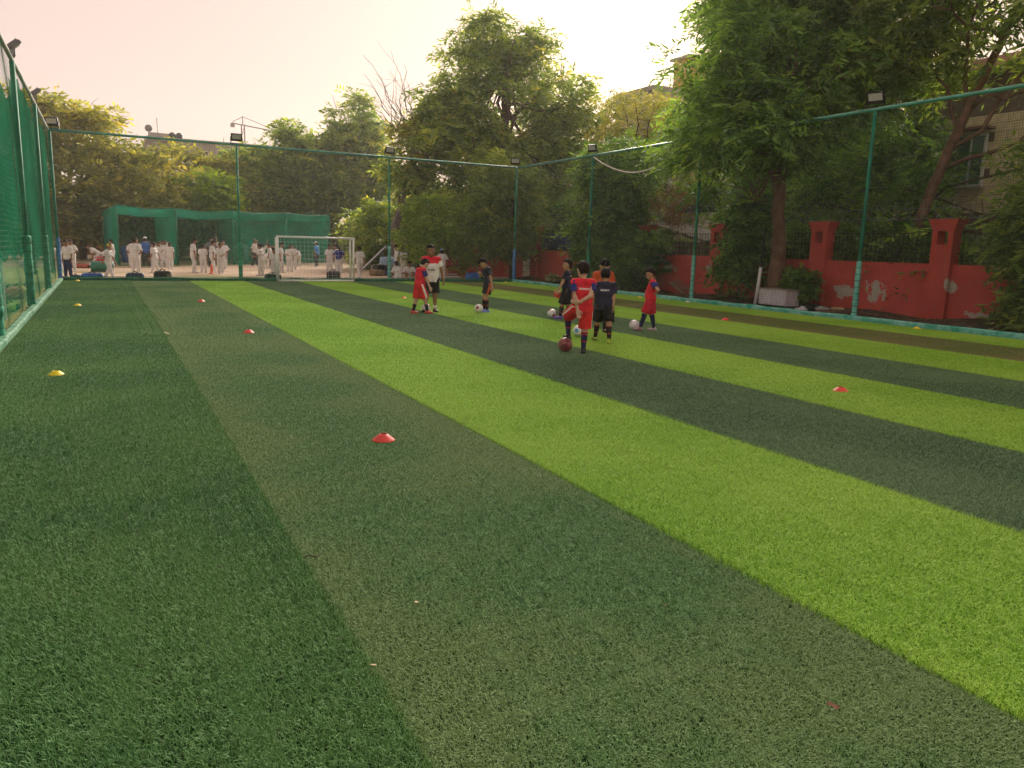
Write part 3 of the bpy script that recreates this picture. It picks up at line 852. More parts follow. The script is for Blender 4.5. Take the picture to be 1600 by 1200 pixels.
with Under(cg):
    for q in cp + bk: MB().tube((q[0], q[1], 0), q, .05, 8).build('pole', m_pole, None, True)
    for a, b in list(zip(cp, cp[1:])) + list(zip(bk, bk[1:])) + list(zip(cp, bk)): MB().path([a, ((a[0]+b[0])/2, (a[1]+b[1])/2, (a[2]+b[2])/2 - .12), b], .03, 6).build('top_cable', m_pole)
    for i in range(5):   # side curtains running back
        a, b = cp[i], bk[i]
        mid = tuple(a[k] * .72 + b[k] * .28 for k in range(3))
        cloth('side_curtain', (a[0], a[1], 0.02), (b[0], b[1], .02), b, a, m_cage if i not in (0, 1) else m_cage2, 20, 8)
    for i in range(4):   # roof cloth with sagging valance, back curtain
        a, b, c, d = cp[i], cp[i+1], bk[i+1], bk[i]
        cloth('roof_cloth', a, b, c, d, m_cage2, 14, 10, .05, .25)
        cloth('valance', (a[0], a[1] - .03, a[2] - .45), (b[0], b[1] - .03, b[2] - .45), (b[0], b[1] - .03, b[2]), (a[0], a[1] - .03, a[2]), m_cage2, 14, 4, .04, .12)
        cloth('back_curtain', (d[0], d[1], .02), (c[0], c[1], .02), c, d, m_cage if i else m_cage, 14, 6)
    # short front returns
    cloth('front_curtain', (cp[1][0] - 1.1, cp[1][1] + .6, .02), (cp[1][0], cp[1][1], .02), cp[1], (cp[1][0] - 1.1, cp[1][1] + .6, 3.1), m_cage2, 8, 6)
    cloth('front_curtain', (cp[0][0] - .25, 51.0, .02), (cp[0][0], cp[0][1], .02), cp[0], (cp[0][0] - .25, 51, 3.1), m_cage2, 6, 6)
    cloth('front_curtain', (cp[2][0], cp[2][1], .02), (cp[4][0], cp[4][1] , .02), cp[4], cp[2], m_cage3, 24, 6)

# ------------------------------------------------------------------ trees
m_bark = mat('brown_bark', (0.16, 0.10, 0.07), .95, c2=(0.08, 0.05, 0.04), scale=5, bump=.9, bscale=14, detail=8)
m_bark_r = mat('reddish_bark', (0.26, 0.14, 0.09), .95, c2=(0.15, 0.08, 0.055), scale=4, bump=.9, bscale=12, detail=8)
m_bark_g = mat('grey_bark', (0.20, 0.175, 0.15), .95, c2=(0.12, 0.10, 0.085), scale=5, bump=.8, bscale=14, detail=8)
LM = {
    'deep': leaf_mat('deep_leaf', (0.030, 0.11, 0.028), (0.30, 0.52, 0.13), .50, (0.42, 0.60, 0.08)),
    'mid': leaf_mat('mid_leaf', (0.058, 0.14, 0.034), (0.35, 0.47, 0.12), .50, (0.52, 0.54, 0.11)),
    'warm': leaf_mat('warm_leaf', (0.12, 0.165, 0.045), (0.46, 0.46, 0.13), .52, (0.58, 0.48, 0.13)),
    'lime': leaf_mat('lime_leaf', (0.15, 0.30, 0.025), (0.48, 0.62, 0.06), .5),
    'bush': leaf_mat('bush_leaf', (0.08, 0.20, 0.028), (0.42, 0.56, 0.10), .48),
    'dry': leaf_mat('dry_leaf', (0.16, 0.08, 0.035), (0.36, 0.20, 0.09), .3),
}
def unit(a): return a / np.maximum(np.linalg.norm(a, axis=-1, keepdims=True), 1e-6)
def leaves(clumps, nspray, nleaf, slen, ll, lw, seed, droop=.5, flat=.5):
    """feathery sprays: leaflets on both sides of a drooping stalk, packed into clumps"""
    r = np.random.default_rng(seed)
    C = np.array([c[:3] for c in clumps], float); CR = np.array([c[3] for c in clumps])
    K = len(C); S = K * nspray
    ci = np.repeat(np.arange(K), nspray)
    u = unit(r.normal(size=(S, 3))); rad = r.random(S) ** .45
    off = u * (rad * CR[ci])[:, None] * np.array([1, 1, flat])
    org = C[ci] + off
    d = unit(u * np.array([1, 1, .35]) * .9 + r.normal(size=(S, 3)) * np.array([.45, .45, .3]) + np.array([0, 0, .2 - droop * .7]))
    L = slen * r.uniform(.6, 1.25, S)
    t = (np.arange(nleaf) // 2 + .6) / (nleaf / 2 + .2)
    side = np.where(np.arange(nleaf) % 2 == 0, 1., -1.)
    z = np.array([0, 0, 1.])
    sv = unit(np.cross(d, z + r.normal(size=(S, 3)) * .35))
    dz = -droop * .55
    pos = org[:, None, :] + d[:, None, :] * (L[:, None] * t[None])[..., None]
    pos[..., 2] += dz * (L[:, None] * t[None] ** 2)
    ld = unit(d[:, None, :] * .55 + sv[:, None, :] * side[None, :, None] * .85 + np.array([0, 0, -.25 * droop]) + r.normal(size=(S, nleaf, 3)) * .22)
    wv = unit(np.cross(ld, np.array([0, 0, 1.]) + r.normal(size=(S, nleaf, 3)) * .5))
    sz = r.uniform(.7, 1.25, (S, nleaf, 1))
    a = pos; tip = pos + ld * ll * sz; m = pos + ld * ll * .45 * sz
    V = np.stack([a, m + wv * lw * .5 * sz, tip, m - wv * lw * .5 * sz], 2).reshape(-1, 3)
    F = np.arange(len(V)).reshape(-1, 4)
    cl = r.random(K) * .3
    rn = np.clip(cl[ci][:, None] + np.where(r.random((S, 1)) < .4, r.uniform(.45, .7, (S, 1)), r.random((S, 1)) * .25) + r.random((S, nleaf)) * .12, 0, 1)
    return V, F, rn.ravel()
def lobes_to_clumps(lobes, n, cr, seed, shell=.55):
    r = np.random.default_rng(seed)
    vol = np.array([l[3] * l[4] * l[5] for l in lobes]) ** .75
    out = []
    for i in r.choice(len(lobes), n, p=vol / vol.sum()):
        l = lobes[i]; u = unit(r.normal(size=3)); q = r.random() ** (1 / 3 * shell)
        c = np.array(l[:3]) + u * q * np.array(l[3:6]) * r.uniform(.92, 1.08)
        out.append((*c, cr * r.uniform(.6, 1.3)))
    return out
def limb(mb, a, b, ra, rb, seed, wob=.06, seg=6, n=6):
    r = random.Random(seed); a = Vector(a); b = Vector(b); L = (b - a).length
    pts = []; rad = []
    for i in range(n + 1):
        t = i / n; q = a.lerp(b, t)
        if 0 < i < n: q += Vector((r.uniform(-1, 1), r.uniform(-1, 1), r.uniform(-.5, 1))) * L * wob
        pts.append(q); rad.append(ra + (rb - ra) * t)
    mb.path(pts, rad, seg); return pts
def tree(label, base, trunk, r0_, lobes, nclump, cr, spray, lm, bark, seed, nlimb=14, name='tree', twigs=None, group=None, dens=1.0, extra=None, droop=.5):
    t = empty(name, base); tag(t, label, 'tree' if 'tree' in name else 'shrub', group)
    r = random.Random(seed)
    with Under(t):
        cl = lobes_to_clumps(lobes, nclump, cr, seed) + (extra or [])
        mb = MB(); tp = [Vector(base)] + [Vector(q) for q in trunk]
        n = len(tp); rad = [r0_ * (1 - .55 * i / max(1, n - 1)) for i in range(n)]; rad[0] *= 1.25
        # smooth trunk
        P = []; RR = []
        for i in range(n - 1):
            for k in range(4):
                f = k / 4; P.append(tp[i].lerp(tp[i + 1], f) + Vector((r.uniform(-1, 1), r.uniform(-1, 1), 0)) * r0_ * (.12 if k or i else 0)); RR.append(rad[i] * (1 - f) + rad[i + 1] * f)
        P.append(tp[-1]); RR.append(rad[-1]); mb.path(P, RR, 10)
        idx = list(range(len(cl))); r.shuffle(idx)
        for q in idx[:nlimb]:
            c = Vector(cl[q][:3]); k = r.randint(max(1, len(P) // 2), len(P) - 1)
            pts = limb(mb, P[k], c, min(RR[k] * .5, .12), .02, seed * 7 + q)
            for s in range(3):
                j = r.randint(2, len(pts) - 1); e = pts[j] + Vector((r.uniform(-1, 1), r.uniform(-1, 1), r.uniform(-.3, 1))) * cr * 1.6
                limb(mb, pts[j], e, .03, .008, seed * 11 + q * 3 + s, n=4, seg=4)
        if twigs: twigs(mb, r)
        mb.build('trunk', bark, None, True)
        ns, nl, sl, ll, lw = spray
        V, F, rn = leaves(cl, int(ns * dens), nl, sl, ll, lw, seed, droop)
        o = link_mesh('crown', np_mesh('crown', V, F, rnd=rn), lm); o['kind'] = 'stuff'
    return t
FAR = (26, 8, 1.0, .46, .19); MIDL = (26, 10, .85, .34, .115); NEAR = (20, 12, .78, .27, .074)
GF = 'trees behind the cricket nets'
tree('broad hazy tree at the far left behind the netting corner', (-1.5, 60.5, 0), [(-1.3, 60.5, 2.5), (-1, 60.5, 5)], .4,
     [(-1.2, 60, 5.6, 4.2, 3.5, 4.6), (-3.0, 60, 9.2, 2.0, 2, 1.6), (2.2, 60, 5.2, 2.6, 2.6, 3.6), (-6, 60, 6, 4, 3, 5)], 190, .95, FAR, LM['warm'], m_bark, 101, group=GF)
tree('low rounded hazy tree below the grey concrete block', (5.2, 67, 0), [(5.2, 67, 2), (5.4, 67, 4)], .3,
     [(5.0, 67, 4.9, 3.4, 3, 3.6), (8.4, 67, 4.4, 2.8, 2.6, 3.6)], 140, .9, FAR, LM['warm'], m_bark, 102, group=GF)
tree('bright lime green small tree above the cricket nets', (7.4, 62.5, 0), [(7.4, 62.5, 2), (7.4, 62.5, 4)], .16,
     [(7.3, 62.5, 4.6, 1.9, 1.5, 1.7)], 46, .7, FAR, LM['lime'], m_bark, 103, group=GF)
tree('dark spreading tree behind the left goal post', (12.0, 69, 0), [(12, 69, 2.5), (12.3, 69, 5)], .3,
     [(12.0, 69, 5.2, 3.6, 3, 4.2), (9.8, 69, 4.4, 2.4, 2.4, 3.2), (14.6, 69, 4.5, 2.5, 2.5, 4)], 160, .95, FAR, LM['mid'], m_bark, 104, group=GF)
tree('tall uneven tree rising left of the bare twigs', (18.2, 69, 0), [(18.2, 69, 3.3), (18.9, 69, 7.1), (19.3, 69, 9.8)], .46,
     [(19.30, 68.5, 8.18, 3.73, 3.29, 3.51), (19.96, 68.5, 11.91, 2.19, 2.19, 2.08), (15.79, 68.5, 6.65, 2.85, 2.74, 3.95), (14.15, 68.5, 10.37, 1.32, 1.32, 1.10), (22.15, 68.5, 7.52, 2.19, 2.19, 3.29), (18.65, 68.5, 3.68, 2.85, 2.63, 2.85)], 210, .9, FAR, LM['mid'], m_bark, 105, group=GF)
def bare_twigs(mb, r):
    for k in range(17):
        a = Vector((14.8 + r.uniform(-.6, 1.6), 42.3, 6.5 + r.uniform(0, 2.2)))
        b = a + Vector((r.uniform(-2.2, .9), r.uniform(-.8, .8), r.uniform(1.0, 3.4)))
        pts = limb(mb, a, b, .028, .008, 900 + k, .05, 4, 5)
        for s in range(5):
            j = r.randint(1, 4); e = pts[j] + Vector((r.uniform(-1, .7), r.uniform(-.4, .4), r.uniform(.1, 1.1)))
            limb(mb, pts[j], e, .010, .004, 3000 + k * 9 + s, .06, 4, 3)
tree('half bare twiggy grey tree between the two tall leafy trees', (14.6, 42.5, 0), [(14.6, 42.5, 2.2), (15.0, 42.5, 3.4), (16.2, 42.4, 4.6), (16.8, 42.3, 7.5)], .30,
     [(16.2, 42.4, 7.6, 1.6, 1.2, 1.8), (15.2, 42.5, 5.6, 1.4, 1.2, 1.6)], 34, .6, MIDL, LM['warm'], m_bark_g, 106, nlimb=20, twigs=bare_twigs, dens=.55)
tree('huge leafy tree towering over the far right corner of the pitch', (20.6, 40.5, 0), [(20.6, 40.5, 3), (20.4, 40.6, 6), (20.8, 40.8, 9.5), (20.6, 41, 12)], .42,
     [(21.0, 41, 9.4, 5.0, 3.6, 3.8), (17.4, 41, 6.6, 3.2, 3, 3.2), (25.4, 41, 8.8, 3.0, 2.6, 2.6), (20.4, 41, 12.7, 2.2, 2, 1.5), (19.2, 41, 14.1, .9, .8, .6), (22.3, 41, 12.3, 1.5, 1.4, 1.2), (20.5, 39.4, 4.4, 4.6, 2, 1.9)], 270, .85, MIDL, LM['mid'], m_bark, 107, nlimb=26)
tree('rounded light green bush behind the coach', (14.3, 34.9, 0), [(14.3, 34.9, 1)], .10,
     [(14.3, 34.8, 2.5, 1.8, 1.0, 1.7), (15.6, 34.8, 1.8, 1.2, 1.0, 1.4), (13.2, 34.8, 1.9, 1.0, .9, 1.1)], 95, .45, (28, 8, .34, .14, .06), LM['bush'], m_bark, 108, name='shrub', nlimb=10)
tree('tree with dense foliage just behind the far right corner post', (17.6, 33.5, 0), [(17.6, 33.5, 2.5), (17.4, 33.4, 4)], .16,
     [(17.3, 33.4, 3.6, 1.5, 1.2, 2.2), (17.0, 33.6, 2.2, 1.0, .9, 1.0)], 85, .55, NEAR, LM['mid'], m_bark, 109, nlimb=10)
tree('leafy tree covering the wall behind the boys in navy', (18.4, 28.0, 0), [(18.4, 28, 2), (18.4, 28, 3.8)], .14,
     [(18.4, 26.4, 2.6, 1.0, 2.0, 2.2), (18.6, 26.0, 4.6, 1.4, 2.2, 1.4), (18.2, 25.2, 1.3, .8, 1.2, 1.2)], 135, .5, NEAR, LM['deep'], m_bark, 110, nlimb=14)
tree('slim tree with pale backlit leaves above the hanging hose', (23.5, 31.5, 0), [(23.5, 31.5, 3), (23.6, 31.4, 6)], .2,
     [(23.6, 30.5, 7.2, 2.6, 2.6, 1.9), (24.8, 33.6, 7.8, 2.0, 2.0, 2.0), (23.6, 29.5, 4.6, 2.2, 2.6, 1.6)], 150, .6, (22, 10, .48, .16, .06), LM['warm'], m_bark, 111, nlimb=14, dens=.9)
tree('massive tree with reddish trunk rising before the red wall', (18.25, 17.3, 0), [(18.3, 17.35, 1.6), (18.25, 17.5, 3.2), (18.4, 17.6, 5.2), (18.8, 18.0, 8)], .26,
     [(19.3, 18.6, 8.3, 3.0, 2.4, 2.4), (19.0, 19.6, 8.6, 1.8, 1.5, 1.8), (18.6, 17.3, 6.6, 2.4, 2.4, 2.3), (18.4, 19.6, 5.9, 1.8, 2.0, 1.5), (18.7, 19.8, 4.2, 1.2, 1.6, 1.2), (19.0, 17.6, 10.2, 3.2, 2.4, 1.6), (18.4, 18.6, 2.6, .4, .5, .7), (16.3, 18.3, 5.5, .9, 1.5, .9), (16.4, 16.4, 5.2, .8, 1.1, .7), (16.2, 17.4, 7.2, 1.2, 1.8, 1.2)], 300, .70, NEAR, LM['deep'], m_bark_r, 112, nlimb=26,
     extra=[(16.35 + .25 * math.sin(k * 2.3), 15.6 + k * .25, 4.95 + .45 * math.sin(k * 1.7), .55) for k in range(19)] + [(17.95 + .3 * math.sin(k * 3.1), 18.3 + .45 * ((k * .618) % 1), .9 + 2.4 * ((k * .381) % 1), .26) for k in range(20)])
tree('tall tree with a leaning brown trunk at the right edge', (20.6, 14.9, 0), [(20.55, 14.5, 2.2), (20.5, 13.9, 4.0), (20.6, 13.2, 6.0), (21, 12.5, 8.4)], .19,
     [(21.2, 12.8, 8.4, 2.8, 3.0, 2.0), (20.6, 15.6, 7.2, 1.8, 1.4, 1.2), (21.0, 9.8, 7.2, 2.2, 1.8, 1.4), (21, 15.6, 9.4, 2.6, 2.4, 1.5), (20.4, 9.4, 4.6, 1.2, 1.1, 1.0)], 150, .62, NEAR, LM['mid'], m_bark_r, 113, nlimb=7)
tree('leafy shrub spilling over the red wall at the right edge', (18.5, 10.0, 0), [(18.5, 10.0, 1), (18.5, 10.0, 2)], .09,
     [(18.3, 9.5, 2.3, .6, .8, 1.5), (18.3, 9.4, 3.6, .5, .6, .8), (18.0, 9.2, .7, .5, .6, .6)], 95, .40, NEAR, LM['mid'], m_bark, 114, name='shrub', nlimb=8)
tree('dense dark undergrowth tree behind the wall grilles', (22.8, 20.5, 0), [(22.8, 20.5, 2), (22.8, 20.5, 4)], .2,
     [(22.6, 21.0, 3.6, 1.8, 3.0, 2.6), (22.2, 17.2, 3.4, 1.4, 2.6, 2.4), (23.6, 13.2, 1.7, 1.4, 2.6, 1.0), (22.4, 9.8, 3.4, 1.8, 2.4, 2.6), (25.2, 20.5, 6.6, 1.6, 1.8, 2.2)], 220, .7, (20, 10, .5, .18, .065), LM['deep'], m_bark, 115, nlimb=16)
tree('dark tree filling the gap behind the shed', (26, 26.5, 0), [(26, 26.5, 3), (26, 26.5, 5.5)], .22,
     [(26, 25.5, 5.6, 2.4, 3.0, 2.8), (27, 22.6, 6.4, 2.4, 2.6, 2.4), (25.5, 29.5, 3, 1.6, 2, 2)], 150, .75, (20, 10, .55, .2, .075), LM['deep'], m_bark, 116, nlimb=16)
tline = tree('dark tree line behind the far red wall on the left', (-10, 78, 0), [(-10, 78, 3), (-10, 78, 5)], .3,
     [(-11, 78, 4.5, 7, 2, 4), (-1, 78, 3.6, 6, 2, 3.2), (8, 79, 3.6, 6, 2, 3.2), (18, 78, 4, 6, 2, 3.6), (26, 70, 4, 5, 2.5, 3.8)], 230, 1.3, (20, 8, 1.0, .42, .18), LM['mid'], m_bark, 117, nlimb=10, name='tree_line'); tline['kind'] = 'stuff'
tree('dark leafy tree behind the green wall of the far right boundary', (22.5, 36.5, 0), [(22.5, 36.5, 2.5), (22.5, 36.5, 4)], .2,
     [(22.3, 36.5, 2.3, 2.4, 1.6, 1.5), (25.6, 36, 3.0, 1.4, 1.6, 1.8)], 90, .65, MIDL, LM['deep'], m_bark, 118, nlimb=10)
tree('shrubs beside the leaning board at the far side', (15.8, 47, 0), [(15.8, 47, 1.2), (15.8, 47, 2.5)], .12,
     [(16.2, 47, 2.2, 2.8, 1.4, 2.2), (18.0, 50, 2.4, 1.6, 1.2, 2.2), (19.5, 46, 2.4, 2, 1.4, 2.2)], 100, .65, MIDL, LM['mid'], m_bark, 119, name='shrub', nlimb=8)
tree('dense tree closing the view behind the leaning trunk', (27.5, 21.5, 0), [(27.5, 21.5, 3), (27.5, 21.5, 6)], .3,
     [(26.6, 19.5, 4.0, 1.6, 2.4, 3.2), (28, 22.5, 4.4, 2.4, 3.4, 3.2), (30.5, 25.5, 5.2, 2.6, 3.4, 3.2), (26.2, 23.0, 2.2, 1.4, 2.4, 2.0)], 230, .8, (24, 10, .6, .24, .10), LM['deep'], m_bark, 120, nlimb=12)
tree('hedge of shrubs right behind the wall grilles', (20.4, 15.5, 0), [(20.4, 15.5, .8), (20.4, 15.5, 1.6)], .08,
     [(20.3, 14.2, 1.5, .7, 2.0, 1.1), (20.3, 17.8, 1.5, .7, 1.8, 1.2), (20.4, 10.6, 1.6, .7, 1.8, 1.2)], 110, .42, NEAR, LM['deep'], m_bark, 121, name='shrub', nlimb=8)
# vines and low plants along the wall
def plant(label, base, lobes, n, cr, spray, lm, seed, name='vine', cat='plant', droop=.5, group=None):
    t = empty(name, base); tag(t, label, cat, group)
    with Under(t):
        cl = lobes_to_clumps(lobes, n, cr, seed)
        mb = MB()
        for k, c in enumerate(cl[:8]): limb(mb, (base[0] + random.uniform(-.1, .1), base[1] + random.uniform(-.2, .2), .0), c[:3], .018, .006, seed + k, .05, 5, 5)
        mb.build('stem', m_bark)
        V, F, rn = leaves(cl, spray[0], *spray[1:], seed, droop)
        o = link_mesh('foliage', np_mesh('foliage', V, F, rnd=rn), lm); o['kind'] = 'stuff'
    return t
VS = (24, 10, .26, .11, .05)
plant('green creeper column climbing the red wall', (18.62, 29.0, 0), [(18.62, 29.0, 1.2, .25, .35, 1.2)], 40, .22, VS, LM['deep'], 201)
plant('bushy creeper with pointed leaves behind the boy in orange', (18.2, 24.6, 0), [(18.2, 24.9, 1.0, .6, 1.0, .95), (18.4, 23.9, 1.9, .4, .7, .7)], 70, .32, (24, 10, .34, .16, .055), LM['deep'], 202)
plant('low leafy plant at the foot of the reddish trunk', (18.1, 16.6, 0), [(18.3, 16.4, .7, .3, .35, .6)], 26, .22, VS, LM['deep'], 203)
plant('small green weed by the wall foot under the peeled paint', (18.5, 19.5, 0), [(18.45, 19.4, .22, .25, .4, .2)], 14, .14, (14, 8, .14, .07, .03), LM['mid'], 204, 'weed')
plant('small dark weed at the right end of the soil bed', (18.3, 10.4, 0), [(18.3, 10.5, .25, .35, .5, .22)], 20, .16, (14, 8, .14, .07, .035), LM['deep'], 205, 'weed')
plant('dry brown leafed branch hanging above the wall grille', (19.3, 23.2, 2.4), [(19.2, 23.6, 3.3, .4, 1.2, .8)], 26, .25, (8, 8, .3, .13, .05), LM['dry'], 206, 'branch', droop=1.1)
# fan palm beside the boy in red
fp = empty('fan_palm', (18.35, 23.3, 0)); tag(fp, 'small fan palm with spiky fronds before the red wall', 'palm')
with Under(fp):
    mb = MB(); mb.path([(18.35, 23.3, 0), (18.33, 23.3, .35), (18.36, 23.28, .7)], [.11, .09, .07], 9)
    for k in range(22):
        a = random.uniform(0, 6.28); mb.path([(18.35, 23.3, .55), (18.35 + .12 * math.cos(a), 23.3 + .16 * math.sin(a), .3), (18.35 + .2 * math.cos(a), 23.3 + .26 * math.sin(a), .02)], [.012, .01, .004], 4)
    mb.build('trunk', m_bark)
    pm_ = mat('palm_leaf', (0.05, 0.13, 0.025), .5, c2=(0.02, 0.07, 0.015), scale=6)
    for k in range(11):
        a = k * 2.4; el = random.uniform(.2, 1.1)
        d = Vector((math.cos(a) * math.cos(el) * .7, math.sin(a) * math.cos(el), math.sin(el)))
        st = Vector((18.35, 23.3, .7)); c = st + d * .55
        mb = MB(); mb.path([st, c], [.012, .008], 4)
        sd = d.cross(Vector((0, 0, 1))).normalized(); upv = sd.cross(d).normalized()
        for j in range(17):
            q = (j / 16 - .5) * 2.6; ld = (d * math.cos(q) + sd * math.sin(q)).normalized(); ll = .48 * (1 - .25 * abs(q))
            w = upv.cross(ld).normalized() * .018
            tip = c + ld * ll + Vector((0, 0, -.10)); m_ = c + ld * ll * .5
            mb.add([c, m_ + w, tip, m_ - w], [(0, 1, 2, 3)])
        mb.build('frond', pm_)
# leaf litter on the soil bed
n = 2600; r2 = np.random.default_rng(5)
x = r2.uniform(16.75, 18.8, n); y = r2.uniform(4, 31, n)
z = np.array([soil_z(a, b) for a, b in zip(x, y)]) + .012
a = r2.uniform(0, 6.28, n); s = r2.uniform(.025, .06, n)
d = np.stack([np.cos(a) * s, np.sin(a) * s, r2.normal(0, .012, n)], 1); w = np.stack([-np.sin(a) * s * .4, np.cos(a) * s * .4, r2.normal(0, .008, n)], 1)
c = np.stack([x, y, z], 1)
V = np.stack([c - d, c + w, c + d, c - w], 1).reshape(-1, 3)
o = link_mesh('leaf_litter', np_mesh('leaf_litter', V, np.arange(4 * n).reshape(-1, 4), rnd=r2.random(n)), LM['dry']); tag(o, 'dry fallen leaves strewn over the soil bed', 'leaf litter', kind='stuff')
# ------------------------------------------------------------------ people (implicit surfaces -> one continuous skin)
def surface_nets(d, lo, h):
    s = d < 0
    c = [s[i:s.shape[0]-1+i, j:s.shape[1]-1+j, k:s.shape[2]-1+k] for i in (0, 1) for j in (0, 1) for k in (0, 1)]
    tot = sum(q.astype(np.int8) for q in c)
    act = (tot > 0) & (tot < 8)
    I = np.argwhere(act)
    if len(I) == 0: return np.zeros((0, 3)), np.zeros((0, 4), int)
    acc = np.zeros((len(I), 3)); cnt = np.zeros(len(I))
    cor = [(i, j, k) for i in (0, 1) for j in (0, 1) for k in (0, 1)]
    for a in range(8):
        for b in range(a + 1, 8):
            if sum(abs(cor[a][q] - cor[b][q]) for q in range(3)) != 1: continue
            pa, pb = np.array(cor[a]), np.array(cor[b])
            ia, ib = I + pa, I + pb
            da = d[ia[:, 0], ia[:, 1], ia[:, 2]]; db = d[ib[:, 0], ib[:, 1], ib[:, 2]]
            m = (da < 0) != (db < 0)
            t = np.where(m, da / np.where(m, da - db, 1), 0)
            acc += np.where(m[:, None], pa + (pb - pa) * t[:, None], 0); cnt += m
    V = (I + acc / cnt[:, None]) * h + np.array(lo)
    idx = -np.ones(act.shape, int); idx[I[:, 0], I[:, 1], I[:, 2]] = np.arange(len(I))
    Fs = []
    for ax in range(3):
        a1, a2 = [(1, 2), (2, 0), (0, 1)][ax]
        sl0 = [slice(None)] * 3; sl1 = [slice(None)] * 3
        sl0[ax] = slice(0, -1); sl1[ax] = slice(1, None)
        cr = s[tuple(sl0)] != s[tuple(sl1)]
        E_ = np.argwhere(cr)
        ok = (E_[:, a1] > 0) & (E_[:, a2] > 0) & (E_[:, a1] < d.shape[a1] - 1) & (E_[:, a2] < d.shape[a2] - 1)
        E_ = E_[ok]
        if not len(E_): continue
        q = []
        for (u, v) in ((1, 1), (0, 1), (0, 0), (1, 0)):
            e = E_.copy(); e[:, a1] -= u; e[:, a2] -= v
            q.append(idx[e[:, 0], e[:, 1], e[:, 2]])
        q = np.stack(q, 1)
        flip = ~s[E_[:, 0], E_[:, 1], E_[:, 2]]
        q[flip] = q[flip][:, ::-1]
        Fs.append(q)
    F = np.concatenate(Fs) if Fs else np.zeros((0, 4), int)
    return V, F[(F >= 0).all(1)]

class SDF:
    def __init__(s, lo, hi, h):
        s.lo = np.array(lo, float); s.h = h
        n = np.ceil((np.array(hi) - s.lo) / h).astype(int) + 1
        s.n = n
        s.ax = [(s.lo[i] + np.arange(n[i]) * h).astype(np.float32) for i in range(3)]
        s.d = np.full(n, .2, np.float32)
    def _sl(s, lo, hi):
        r = []
        for i in range(3):
            a = int(max(0, math.floor((lo[i] - s.lo[i]) / s.h))); b = int(min(s.n[i], math.ceil((hi[i] - s.lo[i]) / s.h) + 1))
            if b <= a: return None
            r.append(slice(a, b))
        return tuple(r)
    def _grid(s, sl): return s.ax[0][sl[0]][:, None, None], s.ax[1][sl[1]][None, :, None], s.ax[2][sl[2]][None, None, :]
    def _put(s, sl, q, k):
        d = s.d[sl]
        if k > 0:
            hh = np.clip(.5 + .5 * (q - d) / k, 0, 1); s.d[sl] = q + (d - q) * hh - k * hh * (1 - hh)
        else: s.d[sl] = np.minimum(d, q)
    def cone(s, a, b, ra, rb, k=.02):
        a = np.array(a, float); b = np.array(b, float); m = max(ra, rb) + k + .03
        sl = s._sl(np.minimum(a, b) - m, np.maximum(a, b) + m)
        if sl is None: return s
        X, Y, Z = s._grid(sl); ba = b - a; L2 = max(ba @ ba, 1e-9)
        t = np.clip(((X - a[0]) * ba[0] + (Y - a[1]) * ba[1] + (Z - a[2]) * ba[2]) / L2, 0, 1)
        q = np.sqrt((X - a[0] - t * ba[0]) ** 2 + (Y - a[1] - t * ba[1]) ** 2 + (Z - a[2] - t * ba[2]) ** 2) - (ra + (rb - ra) * t)
        s._put(sl, q, k); return s
    def ell(s, c, r, M=None, k=.02, sub=False):
        c = np.array(c, float); r = np.array(r, float); m = r.max() + k + .03
        sl = s._sl(c - m, c + m)
        if sl is None: return s
        X, Y, Z = s._grid(sl); X = X - c[0]; Y = Y - c[1]; Z = Z - c[2]
        if M is not None:
            M = np.array(M)
            X, Y, Z = X*M[0][0] + Y*M[1][0] + Z*M[2][0], X*M[0][1] + Y*M[1][1] + Z*M[2][1], X*M[0][2] + Y*M[1][2] + Z*M[2][2]
        q = (np.sqrt((X / r[0]) ** 2 + (Y / r[1]) ** 2 + (Z / r[2]) ** 2) - 1) * r.min()
        if sub:
            s.d[sl] = np.maximum(s.d[sl], -q)
        else: s._put(sl, q, k)
        return s
    def cut(s, p, n):
        """remove the side the normal points to"""
        p = np.array(p, float); n = np.array(n, float); n = n / np.linalg.norm(n)
        X, Y, Z = s._grid((slice(None),) * 3)
        s.d = np.maximum(s.d, ((X - p[0]) * n[0] + (Y - p[1]) * n[1] + (Z - p[2]) * n[2]).astype(np.float32)); return s
    def wrinkle(s, amp, f, ph=0.0):
        X, Y, Z = s._grid((slice(None),) * 3)
        s.d = (s.d + amp * (np.sin(f * (Z * 1.0 + X * .7) + ph) * np.sin(f * .8 * (Y + X * .9 - Z * .35) + 1.3 + ph) + .5 * np.sin(f * 1.9 * (Z * .5 - X + Y) + ph * 2))).astype(np.float32); return s
    def mesh(s): return surface_nets(s.d, s.lo, s.h)

def ik(a, b, l1, l2, hint):
    a = np.array(a, float); b = np.array(b, float); d = b - a; L = np.linalg.norm(d); L2 = min(max(L, abs(l1 - l2) + 1e-3), (l1 + l2) * .998)
    u = d / max(L, 1e-6); b = a + u * L2
    x = (l1 * l1 - l2 * l2 + L2 * L2) / (2 * L2); y = math.sqrt(max(0, l1 * l1 - x * x))
    hnt = np.array(hint, float); hnt = hnt - u * (hnt @ u); hnt /= max(np.linalg.norm(hnt), 1e-6)
    return a + u * x + hnt * y, b
def rotz(a): c, s = math.cos(a), math.sin(a); return np.array([[c, -s, 0], [s, c, 0], [0, 0, 1.]])
def rotx(a): c, s = math.cos(a), math.sin(a); return np.array([[1, 0, 0], [0, c, -s], [0, s, c.real]])
def roty(a): c, s = math.cos(a), math.sin(a); return np.array([[c, 0, s], [0, 1, 0], [-s, 0, c]])

